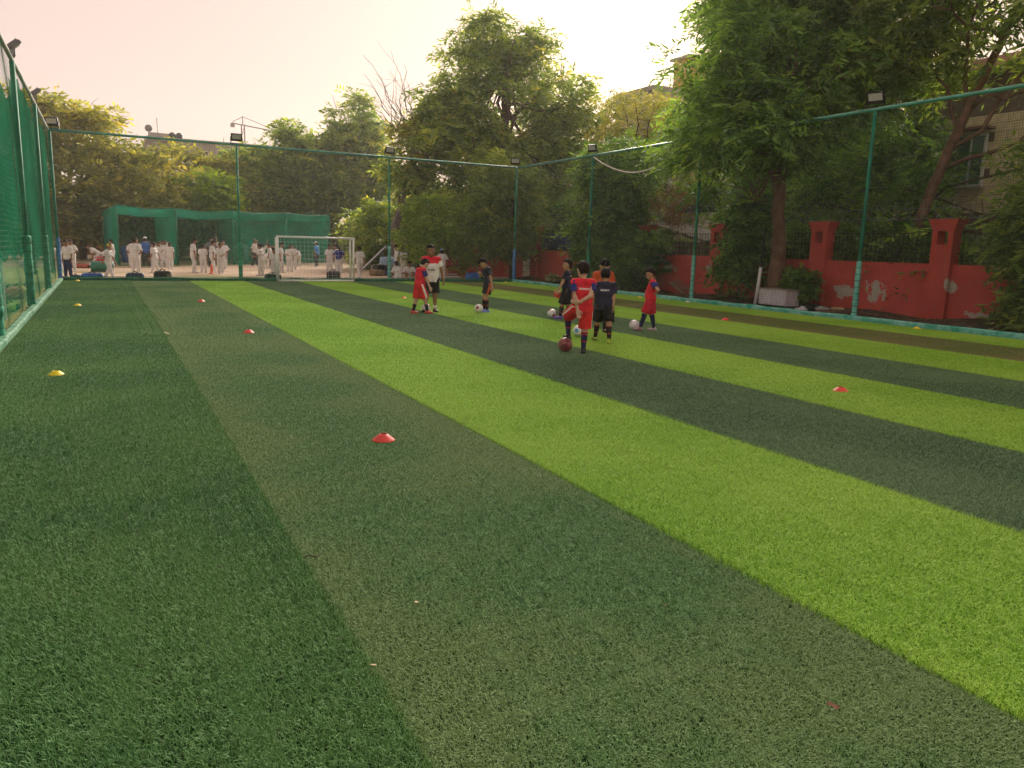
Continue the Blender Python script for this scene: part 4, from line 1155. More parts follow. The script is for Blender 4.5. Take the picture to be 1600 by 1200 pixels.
m_skin = mat('light_brown_skin', (0.42, 0.235, 0.15), .55, var=.08, scale=8)
m_skin_d = mat('brown_skin', (0.27, 0.135, 0.08), .55, var=.08, scale=8)
m_skin_p = mat('fair_skin', (0.52, 0.33, 0.24), .55, var=.07, scale=8)
m_hair = mat('black_hair', (0.008, 0.006, 0.006), .7, var=.4, scale=30, bump=.8, bscale=90, spec=.12)
m_hair_b = mat('dark_brown_hair', (0.016, 0.009, 0.007), .7, var=.4, scale=30, bump=.8, bscale=90, spec=.12)
m_eye = mat('dark_eye', (0.015, 0.01, 0.01), .3); m_lip = mat('lips', (0.33, 0.12, 0.09), .5)
def cloth_m(name, c, var=.10): return mat(name, c, .85, var=var, scale=7, bump=.35, bscale=22)
C_RED = cloth_m('red_jersey', (0.62, 0.018, 0.035)); C_RED2 = cloth_m('scarlet_shorts', (0.66, 0.022, 0.018))
C_NAVY = cloth_m('dark_navy_jersey', (0.018, 0.019, 0.045)); C_ROYAL = cloth_m('royal_blue_sleeve', (0.025, 0.03, 0.19))
C_BLACK = cloth_m('black_cloth', (0.010, 0.009, 0.012)); C_WHITE = cloth_m('white_cloth', (0.74, 0.73, 0.72), .05)
C_ORANGE = cloth_m('orange_jersey', (0.46, 0.075, 0.018)); C_NSOCK = cloth_m('navy_sock', (0.016, 0.02, 0.07))
C_BLUE = cloth_m('blue_polo', (0.06, 0.14, 0.42)); C_SKY = cloth_m('bright_blue_polo', (0.06, 0.28, 0.75)); C_GREY = cloth_m('charcoal_trousers', (0.045, 0.045, 0.05))
C_CREAM = cloth_m('cricket_whites', (0.64, 0.63, 0.62), .08); C_SHADE = cloth_m('grey_shirt', (0.16, 0.17, 0.18))
S_RED = mat('red_boot', (0.60, 0.05, 0.03), .4); S_BLUE = mat('blue_boot', (0.14, 0.25, 0.75), .4); S_PURP = mat('purple_boot', (0.12, 0.07, 0.42), .4)
S_BLACK = mat('black_boot', (0.015, 0.015, 0.018), .4); S_LIME = mat('black_lime_boot', (0.45, 0.62, 0.05), .4, c2=(0.02, 0.02, 0.02), scale=9); S_GREY = mat('maroon_grey_boot', (0.45, 0.42, 0.42), .5, c2=(0.18, 0.02, 0.04), scale=9)
S_WHITE = mat('white_trainer', (0.6, 0.6, 0.6), .5)

def pmesh(name, V, F, m, parent):
    o = link_mesh(name, np_mesh(name, V, F, True), m, parent); return o

def make_person(name, label, loc, rz, Ht, pose, fit, vox=.0075, group=None, cat='person', detail=True):
    """local axes: x to the person's right, y forward, z up"""
    root = empty(name, loc, rz); tag(root, label, cat, group)
    S = Ht; P = pose; g = lambda k, d: P.get(k, d)
    stocky = fit.get('stocky', 1.0); hs = fit.get('head', 1.12 if Ht < 1.45 else 1.0)
    pel = np.array(g('pel', (0, 0, .505)), float) * S
    lean, side, twist = g('lean', 0.03), g('side', 0.), g('twist', 0.)
    Mt = rotz(twist) @ roty(side) @ rotx(-lean)      # lean forward = +y
    upv = Mt @ np.array([0, 0, 1.]); rtv = Mt @ np.array([1., 0, 0]); fwv = Mt @ np.array([0, 1., 0])
    Mp = rotz(g('hip_turn', twist * .4)); hr = Mp @ np.array([1., 0, 0])
    chest = pel + upv * .19 * S; neck = pel + upv * .315 * S
    hd = rotz(twist) @ rotz(g('hyaw', 0)) @ roty(g('htilt', 0)) @ rotx(-g('hpitch', 0.1))
    hup, hfw, hrt = hd @ np.array([0, 0, 1.]), hd @ np.array([0, 1., 0]), hd @ np.array([1., 0, 0])
    hc = neck + upv * .022 * S + hup * .082 * S * hs + hfw * .014 * S
    hrad = np.array([.056, .070, .082]) * S * hs
    sh = {s: neck - upv * .030 * S + rtv * s * .104 * S * (.5 + .5 * stocky) for s in (-1, 1)}
    hip = {s: pel + hr * s * .052 * S for s in (-1, 1)}
    la, lf, lt, ls = .168 * S, .142 * S, .238 * S, .228 * S
    J = {}
    for s, nm in ((-1, 'L'), (1, 'R')):
        ht = np.array(g('hand' + nm, (s * .155, .02, .43)), float) * S
        J['elb', s], J['wri', s] = ik(sh[s], ht, la, lf, np.array(g('elb' + nm, (s * .5, -1, -.2)), float))
        ft = np.array(g('foot' + nm, (s * .06, 0, 0)), float) * S; an = ft + np.array([0, 0, .042]) * S
        J['knee', s], J['ank', s] = ik(hip[s], an, lt, ls, np.array(g('knee' + nm, (s * .1, 1, 0)), float))
        J['toe', s] = rotz(g('toe' + nm, -s * .2)) @ np.array([0, 1., 0]); J['tp', s] = g('tp' + nm, 0.0)
    allp = [pel, neck, hc + hup * .13 * S, hc] + list(J[k, s] for (k, s) in J if k in ('elb', 'wri', 'knee', 'ank'))
    allp += [J['wri', s] + (J['wri', s] - J['elb', s]) * .8 for s in (-1, 1)] + [J['ank', s] + J['toe', s] * .14 * S for s in (-1, 1)]
    A = np.array(allp); lo = A.min(0) - .13 * S; hi = A.max(0) + .10 * S; lo[2] = min(lo[2], -.03)
    st = stocky
    def torso(sd, inf, k=.03):
        for s in (-1, 1):
            sd.cone(pel + hr * s * .040 * S * st, chest + rtv * s * .045 * S * st + fwv * .006 * S, (.058 * st) * S + inf, (.062 * (.4 + .6 * st)) * S + inf, k)
            sd.cone(chest + rtv * s * .045 * S * st, neck - upv * .045 * S + rtv * s * .055 * S, .062 * (.4 + .6 * st) * S + inf, .044 * S + inf, k)
            sd.cone(neck - upv * .012 * S, sh[s] + upv * .002 * S, .030 * S + inf, .034 * S + inf, k)
        if fit.get('belly'): sd.ell(pel + upv * .09 * S + fwv * .03 * S, np.array([.075, .06, .09]) * S * st + inf, Mt.T.tolist() and Mt, k)
    def leg(sd, s, i1, i2, i3, k=.02, to=1.0):
        kn, an = J['knee', s], J['ank', s]
        sd.cone(hip[s], kn, .056 * S * st + i1, .036 * S + i2, k)
        if to > 0:
            sd.cone(kn, an, .036 * S + i2, .021 * S + i3, k)
            d = an - kn; bk = -J['toe', s]
            sd.cone(kn + d * .18 + bk * .008 * S, kn + d * .5 + bk * .004 * S, .030 * S + i2, .026 * S + (i2 + i3) / 2, k)
    def arm(sd, s, i1, i2, frac=1.0, k=.018, fore=1.0):
        e, w = J['elb', s], J['wri', s]
        sd.cone(sh[s], sh[s] + (e - sh[s]) * frac, .033 * S * (.5 + .5 * st) + i1, (.033 + (.024 - .033) * frac) * S + i1, k)
        if fore > 0: sd.cone(e, e + (w - e) * fore, .0245 * S + i2, (.0245 + (.0165 - .0245) * fore) * S + i2, k)
    # ---- skin
    sd = SDF(lo, hi, vox)
    torso(sd, -.006)
    for s in (-1, 1): leg(sd, s, 0, 0, 0); arm(sd, s, 0, 0)
    sd.cone(neck - upv * .03 * S, hc - hup * .03 * S, .030 * S, .027 * S * hs, .015)
    sd.ell(hc + hup * .012 * S, hrad * np.array([1, 1, .86]), hd, .01)                                   # cranium
    sd.ell(hc - hup * .030 * S * hs + hfw * .018 * S * hs, np.array([.043, .046, .055]) * S * hs, hd, .02)  # jaw
    sd.cone(hc + hfw * .066 * S * hs - hup * .004 * S, hc + hfw * .078 * S * hs - hup * .020 * S * hs, .006 * S, .010 * S, .008)  # nose
    for s in (-1, 1):
        sd.ell(hc + hrt * s * .056 * S * hs - hup * .008 * S - hfw * .006 * S, np.array([.007, .016, .022]) * S, hd, .004)   # ears
        sd.ell(hc + hrt * s * .024 * S * hs + hfw * .070 * S * hs + hup * .002 * S, np.array([.013, .010, .009]) * S, hd, 0, True) if detail else None
        an = J['ank', s]; tv = J['toe', s]
        sd.cone(an, an + tv * .07 * S - np.array([0, 0, .02]) * S, .02 * S, .018 * S, .01)
    V, F = sd.mesh(); VS_, FS_ = [V], [F]; nb = len(V)
    # hands: palm, four fingers of two bones, a thumb from the side of the palm
    for s, nm in ((-1, 'L'), (1, 'R')):
        w = J['wri', s]; e = J['elb', s]; fd = (w - e) / np.linalg.norm(w - e)
        hdv = g('hdir' + nm, None)
        if hdv is not None: fd = np.array(hdv, float); fd /= np.linalg.norm(fd)
        pn = np.array(g('palm' + nm, (-s, .1, 0)), float); pn = pn - fd * (pn @ fd); pn /= max(np.linalg.norm(pn), 1e-6)
        sv = np.cross(fd, pn); 
        if sv @ np.array([0, 1., .3]) < 0: sv = -sv
        HL = .105 * S; cur = g('curl' + nm, .35)
        v2 = min(.0045, vox) if detail else vox * .6
        hs_ = SDF(w - HL * 1.15, w + fd * HL * .6 + HL * 1.1, v2)
        hs_.cone(w - fd * .02 * S, w + fd * .012 * S, .0165 * S, .016 * S, .006)
        for q in (-1, 0, 1): hs_.cone(w + fd * .008 * S + sv * q * .008 * S, w + fd * HL * .48 + sv * q * .013 * S, .012 * S, .0105 * S, .008)
        for q, fl in ((-1.5, .38), (-.5, .47), (.5, .50), (1.5, .44)):
            b0 = w + fd * HL * .47 + sv * q * .0105 * S
            d1 = fd * math.cos(cur) + pn * math.sin(cur) + sv * q * .06; d2 = fd * math.cos(cur * 2.4) + pn * math.sin(cur * 2.4)
            b1 = b0 + d1 * fl * HL * .55; b2 = b1 + d2 * fl * HL * .5
            hs_.cone(b0, b1, .0068 * S, .0062 * S, .002); hs_.cone(b1, b2, .0062 * S, .005 * S, .002)
        t0 = w + fd * HL * .16 + sv * .016 * S; t1 = t0 + (fd * .6 + sv * .7 + pn * .35) * HL * .25; t2 = t1 + (fd * .85 + sv * .2 + pn * .4) * HL * .24
        hs_.cone(t0, t1, .0095 * S, .0078 * S, .004); hs_.cone(t1, t2, .0075 * S, .006 * S, .002)
        V2, F2 = hs_.mesh(); VS_.append(V2); FS_.append(F2 + nb); nb += len(V2)
    body = pmesh('body', np.concatenate(VS_), np.concatenate(FS_), fit.get('skin', m_skin), root)
    # ---- hair
    if fit.get('hair', m_hair) is not None:
        hsd = SDF(hc - .14 * S, hc + .15 * S, vox * .85)
        hsd.ell(hc + hup * .016 * S, hrad * np.array([1.10, 1.07, .95]), hd, 0)
        hsd.ell(hc + hup * .042 * S + hfw * .012 * S, hrad * np.array([.98, .98, .72]), hd, .01)
        if fit.get('bob'): hsd.ell(hc - hup * .03 * S - hfw * .03 * S, np.array([.056, .045, .07]) * S * hs, hd, .02); hsd.ell(hc - hup * .05 * S - hfw * .075 * S, np.array([.022, .024, .03]) * S, hd, .02)
        X, Y, Z = hsd._grid((slice(None),) * 3)
        px = (X - hc[0]); py = (Y - hc[1]); pz = (Z - hc[2])
        f_ = (px * hfw[0] + py * hfw[1] + pz * hfw[2]); z_ = (px * hup[0] + py * hup[1] + pz * hup[2]); x_ = (px * hrt[0] + py * hrt[1] + pz * hrt[2])
        line = np.where(f_ > .012 * S, .040 * S + (f_ - .012 * S) * .15, np.where(f_ > -.022 * S, .000 * S + (f_ + .022 * S) * .9, -.045 * S))
        hsd.d = np.maximum(hsd.d, (line - z_ + .004 * S * np.sin(x_ * 300 / S) * np.sin(f_ * 210 / S)).astype(np.float32))
        hsd.wrinkle(.0022 * S, 150 / S, Ht * 7)
        V, F = hsd.mesh(); pmesh('hair', V, F, fit.get('hair', m_hair), root)
    if fit.get('cap') is not None:
        cs = SDF(hc - .16 * S, hc + .2 * S, vox)
        cs.ell(hc + hup * .022 * S, hrad * np.array([1.14, 1.12, .98]), hd, 0); cs.cut(hc + hup * .028 * S, -hup)
        cs.ell(hc + hup * .034 * S + hfw * .075 * S * hs, np.array([.050, .055, .008]) * S, hd, .008)
        if fit.get('sunhat'): cs.ell(hc + hup * .03 * S, np.array([.10, .105, .010]) * S, hd, .01)
        V, F = cs.mesh(); pmesh('cap', V, F, fit['cap'], root)
    # ---- face details
    if detail:
        for s in (-1, 1):
            mb = MB(); c = Vector(hc + hrt * s * .024 * S * hs + hfw * .060 * S * hs + hup * .001 * S)
            for i in range(6):
                for j in range(8):
                    th = math.pi * i / 5; ph = 2 * math.pi * j / 8
                    mb.v.append(tuple(c + Vector(hrt * math.sin(th) * math.cos(ph) * .011 * S + hfw * math.cos(th) * .007 * S + hup * math.sin(th) * math.sin(ph) * .0065 * S)))
            for i in range(5):
                for j in range(8): mb.f.append((i*8 + j, i*8 + (j+1) % 8, (i+1)*8 + (j+1) % 8, (i+1)*8 + j))
            mb.build('eye', m_eye, root, True)
            b0 = hc + hrt * s * .012 * S * hs + hfw * .069 * S * hs + hup * .016 * S; b1 = hc + hrt * s * .038 * S * hs + hfw * .059 * S * hs + hup * .017 * S
            MB().path([b0, (b0 + b1) / 2 + hfw * .003 * S + hup * .003 * S, b1], [.003 * S, .0035 * S, .002 * S], 5).build('eyebrow', m_hair, root)
        l0 = hc - hup * .045 * S * hs + hfw * .0615 * S * hs
        MB().path([l0 - hrt * .016 * S - hfw * .006 * S, l0 + hfw * .002 * S, l0 + hrt * .016 * S - hfw * .006 * S], [.003 * S, .0055 * S, .003 * S], 6).build('mouth', m_lip, root, True)
    # ---- shirt
    hem = fit.get('hem', -.045); slv = fit.get('sleeve', .62); ti = fit.get('shirt_inf', .012) * S
    def shirt_sdf(inf, sleeves=True):
        q = SDF(lo, hi, vox); torso(q, inf)
        for s in (-1, 1):   # loose hem
            q.cone(pel + hr * s * .042 * S * st + upv * .05 * S, pel + hr * s * .048 * S * st + upv * (hem - .02) * S, .060 * S * st + inf, .064 * S * st + inf * 1.15, .03)
        q.cut(pel + upv * hem * S, -upv)
        q.ell(neck + upv * .026 * S + fwv * .012 * S, np.array([.036, .040, .030]) * S, Mt, 0, True)
        return q
    full = fit.get('long_sleeve')
    sh_ = shirt_sdf(ti)
    def sleeve_sdf(s, inf):
        q = SDF(lo, hi, vox)
        if full: arm(q, s, inf, inf * .8, 1.0, fore=.92)
        else:
            arm(q, s, inf, 0, slv, fore=0)
            dd = J['elb', s] - sh[s]; q.cone(sh[s] + dd * slv * .5, sh[s] + dd * (slv + .06), .036 * S + inf * .8, .038 * S + inf, .01)
            q.cut(sh[s] + dd * slv, dd)
        q.cut(sh[s] - rtv * s * .022 * S, -rtv * s)
        return q
    same = fit.get('sleeve_mat') is None
    if same:
        for s in (-1, 1):
            q = sleeve_sdf(s, ti * .95); hh = np.clip(.5 + .5 * (sh_.d - q.d) / .015, 0, 1); sh_.d = sh_.d + (q.d - sh_.d) * hh - .015 * hh * (1 - hh)
    sh_.wrinkle(.0035 * S, 46 / S, Ht * 5)
    V, F = sh_.mesh(); shirt = pmesh('shirt', V, F, fit.get('shirt', C_WHITE), root)
    if not same:
        for s in (-1, 1):
            q = sleeve_sdf(s, ti); q.wrinkle(.003 * S, 50 / S, s); V, F = q.mesh(); pmesh('sleeve', V, F, fit['sleeve_mat'], shirt)
    if fit.get('yoke') is not None:
        q = shirt_sdf(ti + .004); q.cut(pel + upv * .235 * S, -upv); q.wrinkle(.0035 * S, 46 / S, Ht * 5); V, F = q.mesh(); pmesh('yoke', V, F, fit['yoke'], shirt)
    if fit.get('letters'):   # a short row of white letters across the back or the chest
        sgn, zz, n, lw_, mcol = fit['letters']
        bv = BVHTree.FromPolygons([tuple(v) for v in sh_.mesh()[0]], [tuple(f) for f in sh_.mesh()[1]])
        mb = MB(); lwid = lw_ * S / n; hh = .017 * S
        lr = random.Random(3)
        for i in range(n):
            for st_ in lr.choice([((.1, 0, .1, 1), (.7, 0, .7, 1), (.1, .5, .7, .5)), ((.1, 0, .1, 1), (.1, 1, .7, 1), (.1, .5, .6, .5)), ((.1, 0, .7, 0), (.1, 0, .1, 1), (.7, 0, .7, 1)), ((.1, 0, .7, 1), (.1, 1, .7, 1), (.1, 0, .7, 0))]):
                pts = []
                for (u, v) in ((st_[0], st_[1]), (st_[2], st_[3])):
                    x = (-sgn) * ((i + u) * lwid - lw_ * S / 2); c = pel + upv * (zz * S + v * hh) + rtv * (-x if sgn < 0 else x) * 1.0
                    hit = bv.ray_cast(Vector(c + fwv * sgn * .4 * S), Vector(-fwv * sgn))
                    if hit[0] is not None: pts.append(hit[0] + Vector(fwv) * sgn * .002)
                if len(pts) == 2: mb.path(pts, .0028 * S, 4)
        mb.build('lettering', mcol, shirt)
    # ---- shorts or trousers
    tl = fit.get('trousers')
    q = SDF(lo, hi, vox); i0 = .010 * S
    for s in (-1, 1): q.cone(pel + hr * s * .040 * S * st + upv * .05 * S, hip[s], .058 * S * st + i0, .064 * S * st + i0, .03)
    for s in (-1, 1):
        kn, an = J['knee', s], J['ank', s]
        if tl:
            q.cone(hip[s], kn, .060 * S * st + i0, .042 * S + i0, .012); q.cone(kn, an - (an - kn) * .04, .042 * S + i0, .032 * S + i0, .012)
        else:
            fr_ = fit.get('short_len', .86); e_ = hip[s] + (kn - hip[s]) * fr_
            q.cone(hip[s], e_ + (kn - hip[s]) * .12, .064 * S * st + i0, .062 * S * (.5 + .5 * st) + i0, .014)
    if not tl:
        X, Y, Z = q._grid((slice(None),) * 3)
        cutv = None
        for s in (-1, 1):   # each leg is trimmed square to its own thigh
            kn = J['knee', s]; fr_ = fit.get('short_len', .86); e_ = hip[s] + (kn - hip[s]) * fr_; n_ = (kn - hip[s]) / np.linalg.norm(kn - hip[s])
            pl = ((X - e_[0]) * n_[0] + (Y - e_[1]) * n_[1] + (Z - e_[2]) * n_[2])
            own = np.sqrt((X - e_[0]) ** 2 + (Y - e_[1]) ** 2 + (Z - e_[2]) ** 2)
            cutv = (pl, own) if cutv is None else (np.where(own < cutv[1], pl, cutv[0]), None)
        q.d = np.maximum(q.d, cutv[0].astype(np.float32))
    q.cut(pel + upv * .07 * S, upv); q.wrinkle(.0035 * S, 44 / S, Ht * 3)
    V, F = q.mesh(); sho = pmesh('trousers' if tl else 'shorts', V, F, fit.get('shorts', C_WHITE), root)
    if fit.get('side_stripe') is not None and not tl:
        for s in fit.get('stripe_sides', (-1, 1)):
            kn = J['knee', s]; fr_ = fit.get('short_len', .86); q = SDF(lo, hi, vox * .8)
            e_ = hip[s] + (kn - hip[s]) * fr_; q.cone(hip[s], e_ + (kn - hip[s]) * .12, .064 * S * st + i0 + .004, .062 * S * (.5 + .5 * st) + i0 + .004, .01)
            n_ = (kn - hip[s]) / np.linalg.norm(kn - hip[s]); q.cut(e_, n_)
            X, Y, Z = q._grid((slice(None),) * 3); f2 = Mp @ np.array([0, 1., 0])
            off = ((X - hip[s][0]) * f2[0] + (Y - hip[s][1]) * f2[1]) - ((Z - hip[s][2]) * (n_ @ f2) / n_[2])
            q.d = np.maximum(q.d, (np.abs(off) - .020 * S).astype(np.float32)); q.cut(hip[s] + hr * s * .02 * S, -hr * s)
            q.wrinkle(.0035 * S, 44 / S, Ht * 3)
            V, F = q.mesh()
            if len(F): pmesh('side_stripe', V, F, fit['side_stripe'], sho)
    # ---- socks and shoes
    for s in (-1, 1):
        kn, an = J['knee', s], J['ank', s]
        if fit.get('sock') is not None and not tl:
            q = SDF(lo, hi, vox); leg(q, s, 0, .004, .006); tf = fit.get('sock_top', .10); tp_ = kn + (an - kn) * tf; q.cut(tp_, kn - an)
            V, F = q.mesh(); so = pmesh('sock', V, F, fit['sock'], root)
            if fit.get('sock_band') is not None:
                for f1 in fit.get('bands', (.02, .45)):
                    a_ = kn + (an - kn) * (tf + f1); b_ = kn + (an - kn) * (tf + f1 + .05); q = SDF(lo, hi, vox * .8); leg(q, s, 0, .0065, .0085); q.cut(a_, kn - an); q.cut(b_, an - kn)
                    V, F = q.mesh()
                    if len(F): pmesh('sock_band', V, F, fit['sock_band'], so)
        tv = J['toe', s]; pt = J['tp', s]; dv = np.array([0, 0, 1.]); fv = tv * math.cos(pt) + dv * math.sin(pt)
        an0 = an + np.array([0, 0, -.026]) * S
        q = SDF(an - .16 * S, an + .16 * S, vox * .8)
        q.cone(an0 - fv * .022 * S, an0 + fv * .055 * S, .027 * S, .026 * S, .012)
        q.cone(an0 + fv * .045 * S, an0 + fv * .092 * S - dv * .004 * S, .028 * S, .020 * S, .012)
        q.cone(an0, an + dv * .010 * S, .027 * S, .027 * S, .014)
        up2 = np.cross(np.cross(fv, dv), fv); up2 /= np.linalg.norm(up2)
        q.cut(an0 - up2 * .016 * S, -up2)
        V, F = q.mesh(); pmesh('shoe', V, F, fit.get('shoe', S_BLACK), root)
    return root
# ------------------------------------------------------------------ the footballers and their coach
FG = 'footballers on the turf'
KIT_RED = dict(shirt=C_RED, sleeve_mat=C_ROYAL, shorts=C_RED2, side_stripe=C_WHITE, sock=C_NSOCK, sock_band=C_RED, skin=m_skin_p, hair=m_hair_b)
KIT_NAVY = dict(shirt=C_NAVY, shorts=C_BLACK, side_stripe=C_ORANGE, sock=C_BLACK, sock_band=C_ORANGE, skin=m_skin)
TZ = .012
make_person('person', 'coach in white shirt with red shoulders and black shorts facing the camera', (6.80, 17.05, TZ), R(163), 1.54,
    dict(pel=(0, 0, .515), lean=.02, handL=(-.19, -.03, .50), elbL=(-1, -.6, 0), handR=(.17, .05, .46), footL=(-.065, .0, 0), footR=(.09, .05, 0), hyaw=-.25, hpitch=.05, htilt=.06, toeL=.25, toeR=-.5),
    dict(shirt=C_WHITE, yoke=C_RED, shorts=C_BLACK, short_len=.90, sock=C_WHITE, sock_top=.72, shoe=S_BLACK, skin=m_skin_d, bob=True, letters=(1, .13, 7, .10, C_BLACK), sleeve=.6, head=1.06, shirt_inf=.016), group=FG)
make_person('person', 'boy in red kit and scarlet boots looking down beside the coach', (6.40, 16.72, TZ), R(-82), 1.27,
    dict(pel=(0, -.01, .50), lean=.10, hpitch=.62, hyaw=.15, handR=(.15, .13, .45), elbR=(.4, -1, -.2), handL=(-.17, .0, .44), footL=(-.06, -.11, 0), footR=(.07, .12, 0), toeR=-.1, toeL=.1),
    dict(KIT_RED, shoe=S_RED, sock=C_BLACK, sock_top=.42, sock_band=None, short_len=.95, hair=m_hair), group=FG)
make_person('person', 'boy in navy kit and bright blue boots looking down at his ball', (8.17, 16.80, TZ), R(75), 1.32,
    dict(pel=(0, -.01, .50), lean=.08, hpitch=.75, handL=(-.15, -.06, .43), elbL=(-.4, -1, 0), handR=(.03, .15, .715), elbR=(.9, .2, -.8), curlR=.9, footL=(-.05, .01, 0), footR=(.05, .05, 0), toeL=.1, toeR=-.1),
    dict(KIT_NAVY, shoe=S_BLUE, sock_top=.12, skin=m_skin, letters=(1, .15, 5, .07, C_WHITE), short_len=.70), group=FG)
make_person('person', 'boy in navy shirt and purple boots holding a red cone', (9.20, 14.84, TZ), R(48), 1.30,
    dict(pel=(0, 0, .505), lean=.0, hpitch=-.12, hyaw=.25, handL=(-.17, .14, .47), elbL=(-.5, -1, 0), curlL=.6, handR=(.16, .02, .44), footL=(-.05, .10, 0), footR=(.06, -.05, 0), toeL=.3),
    dict(KIT_NAVY, side_stripe=None, shoe=S_PURP, short_len=1.02, sock_top=.2, skin=m_skin, letters=(-1, .235, 7, .11, C_WHITE)), group=FG)
make_person('person', 'boy in red kit from behind with one foot on a maroon ball', (6.40, 9.90, TZ), R(-24), 1.36,
    dict(pel=(.01, 0, .505), lean=.0, side=.03, twist=.04, hpitch=.15, hyaw=.25, handL=(-.045, -.105, .44), elbL=(-1, -.25, 0), palmL=(0, -1, 0), hdirL=(.25, -.1, -1), curlL=.3,
         handR=(-.035, -.110, .585), elbR=(1, -.5, -.15), palmR=(0, 1, 0), hdirR=(-1, -.05, .05), footL=(-.105, .16, .135), kneeL=(-.35, 1, 0), toeL=.35, tpL=.15, footR=(.045, -.02, 0), toeR=-.15),
    dict(KIT_RED, shoe=S_BLACK, sock_top=.12, bands=(.0, .10, .45), short_len=.93, letters=(-1, .215, 10, .135, C_WHITE), hair=m_hair_b), vox=.007, group=FG)
make_person('person', 'boy in navy kit walking away beside the boy in red', (7.53, 10.92, TZ), R(-38), 1.26,
    dict(pel=(0, 0, .49), lean=.06, hpitch=.25, hyaw=.12, handR=(.12, -.06, .40), elbR=(.5, -1, 0), handL=(-.16, .08, .42), footL=(-.115, .16, 0), footR=(.10, -.16, .005), toeL=.35, toeR=-.15, kneeL=(-.3, 1, 0)),
    dict(KIT_NAVY, shoe=S_LIME, sock_top=.14, short_len=.86, stocky=1.18, letters=(-1, .215, 9, .12, C_WHITE), stripe_sides=(-1,)), vox=.007, group=FG)
make_person('person', 'boy in orange shirt half hidden behind the boy walking away', (8.42, 12.30, TZ), R(155), 1.40,
    dict(pel=(0, 0, .505), lean=.14, hpitch=.55, handL=(-.15, .10, .45), handR=(.15, .10, .45), footL=(-.06, 0, 0), footR=(.07, .06, 0)),
    dict(shirt=C_ORANGE, shorts=C_BLACK, sock=C_BLACK, skin=m_skin), group=FG)
make_person('person', 'boy in red kit and navy socks with both hands on hips', (9.57, 12.27, TZ), R(52), 1.23,
    dict(pel=(0, 0, .50), lean=-.06, hpitch=.30, hyaw=.1, handL=(-.085, -.06, .60), elbL=(-1, -.55, 0), hdirL=(.4, .3, -.8), handR=(.085, -.06, .60), elbR=(1, -.55, 0), hdirR=(-.4, .3, -.8), footL=(-.11, .15, 0), footR=(.09, -.08, 0), toeL=.3, toeR=-.2, kneeL=(-.5, 1, 0), kneeR=(.3, 1, 0)),
    dict(KIT_RED, shorts=cloth_m('crimson_shorts', (0.46, 0.012, 0.03)), shoe=S_GREY, sock_top=-.02, short_len=.92, sock_band=None, hem=-.02, stocky=1.06, stripe_sides=(), belly=True, skin=m_skin), group=FG)

# ------------------------------------------------------------------ balls
def ball(loc, c, label, seed, r=.105):
    bm = bmesh.new(); bmesh.ops.create_icosphere(bm, subdivisions=1, radius=1); ico = bmesh.new(); bmesh.ops.create_icosphere(ico, subdivisions=1, radius=1)
    pent = [v.co.normalized() for v in ico.verts][:12]
    bm.free(); ico.free(); bm = bmesh.new(); bmesh.ops.create_icosphere(bm, subdivisions=5, radius=r)
    rot = Matrix.Rotation(seed * 1.7, 3, 'X') @ Matrix.Rotation(seed * .9, 3, 'Z')
    pt = [rot @ p for p in pent]
    for v in bm.verts:
        d = sorted(((v.co.normalized().dot(p)) for p in pt), reverse=True)
        seam = min(abs(d[0] - .94), 1) < .012 or (d[0] < .94 and d[0] - d[1] < .012)
        if seam: v.co *= .985
    me = bpy.data.meshes.new('ball')
    me.materials.append(mat('ball_white', (0.72, 0.70, 0.70), .4, var=.05)); me.materials.append(c)
    for f in bm.faces:
        f.smooth = True; n = f.calc_center_median().normalized()
        f.material_index = 1 if max(n.dot(p) for p in pt[seed % 3::3]) > .93 else 0
    bm.to_mesh(me); bm.free()
    o = link_mesh('football', me); o.location = (loc[0], loc[1], r + TZ); return tag(o, label, 'ball', 'footballs on the turf')
K_MAR = mat('ball_maroon', (0.30, 0.03, 0.06), .4, var=.3); K_BLU = mat('ball_blue', (0.10, 0.32, 0.72), .4); K_GRY = mat('ball_grey', (0.5, 0.46, 0.46), .4)
ball((6.66, 17.0), K_MAR, 'white football at the feet of the boy in scarlet boots', 1)
ball((7.90, 16.72), K_MAR, 'white and maroon football before the boy in blue boots', 2)
ball((9.02, 15.16), K_MAR, 'white football with a red patch beside the purple boot', 3)
ball((7.60, 11.80), K_BLU, 'white and blue football partly hidden behind the navy sock', 4)
ball((9.36, 12.48), K_GRY, 'plain white football before the boy with hands on hips', 5)
b = ball((6.27, 10.10), mat('ball_wine', (0.13, 0.03, 0.035), .4, var=.3), 'maroon football under the foot of the boy in red', 6, .112)
b.data.materials[0] = mat('ball_tan', (0.34, 0.16, 0.13), .4, c2=(0.20, 0.03, 0.04), scale=9)

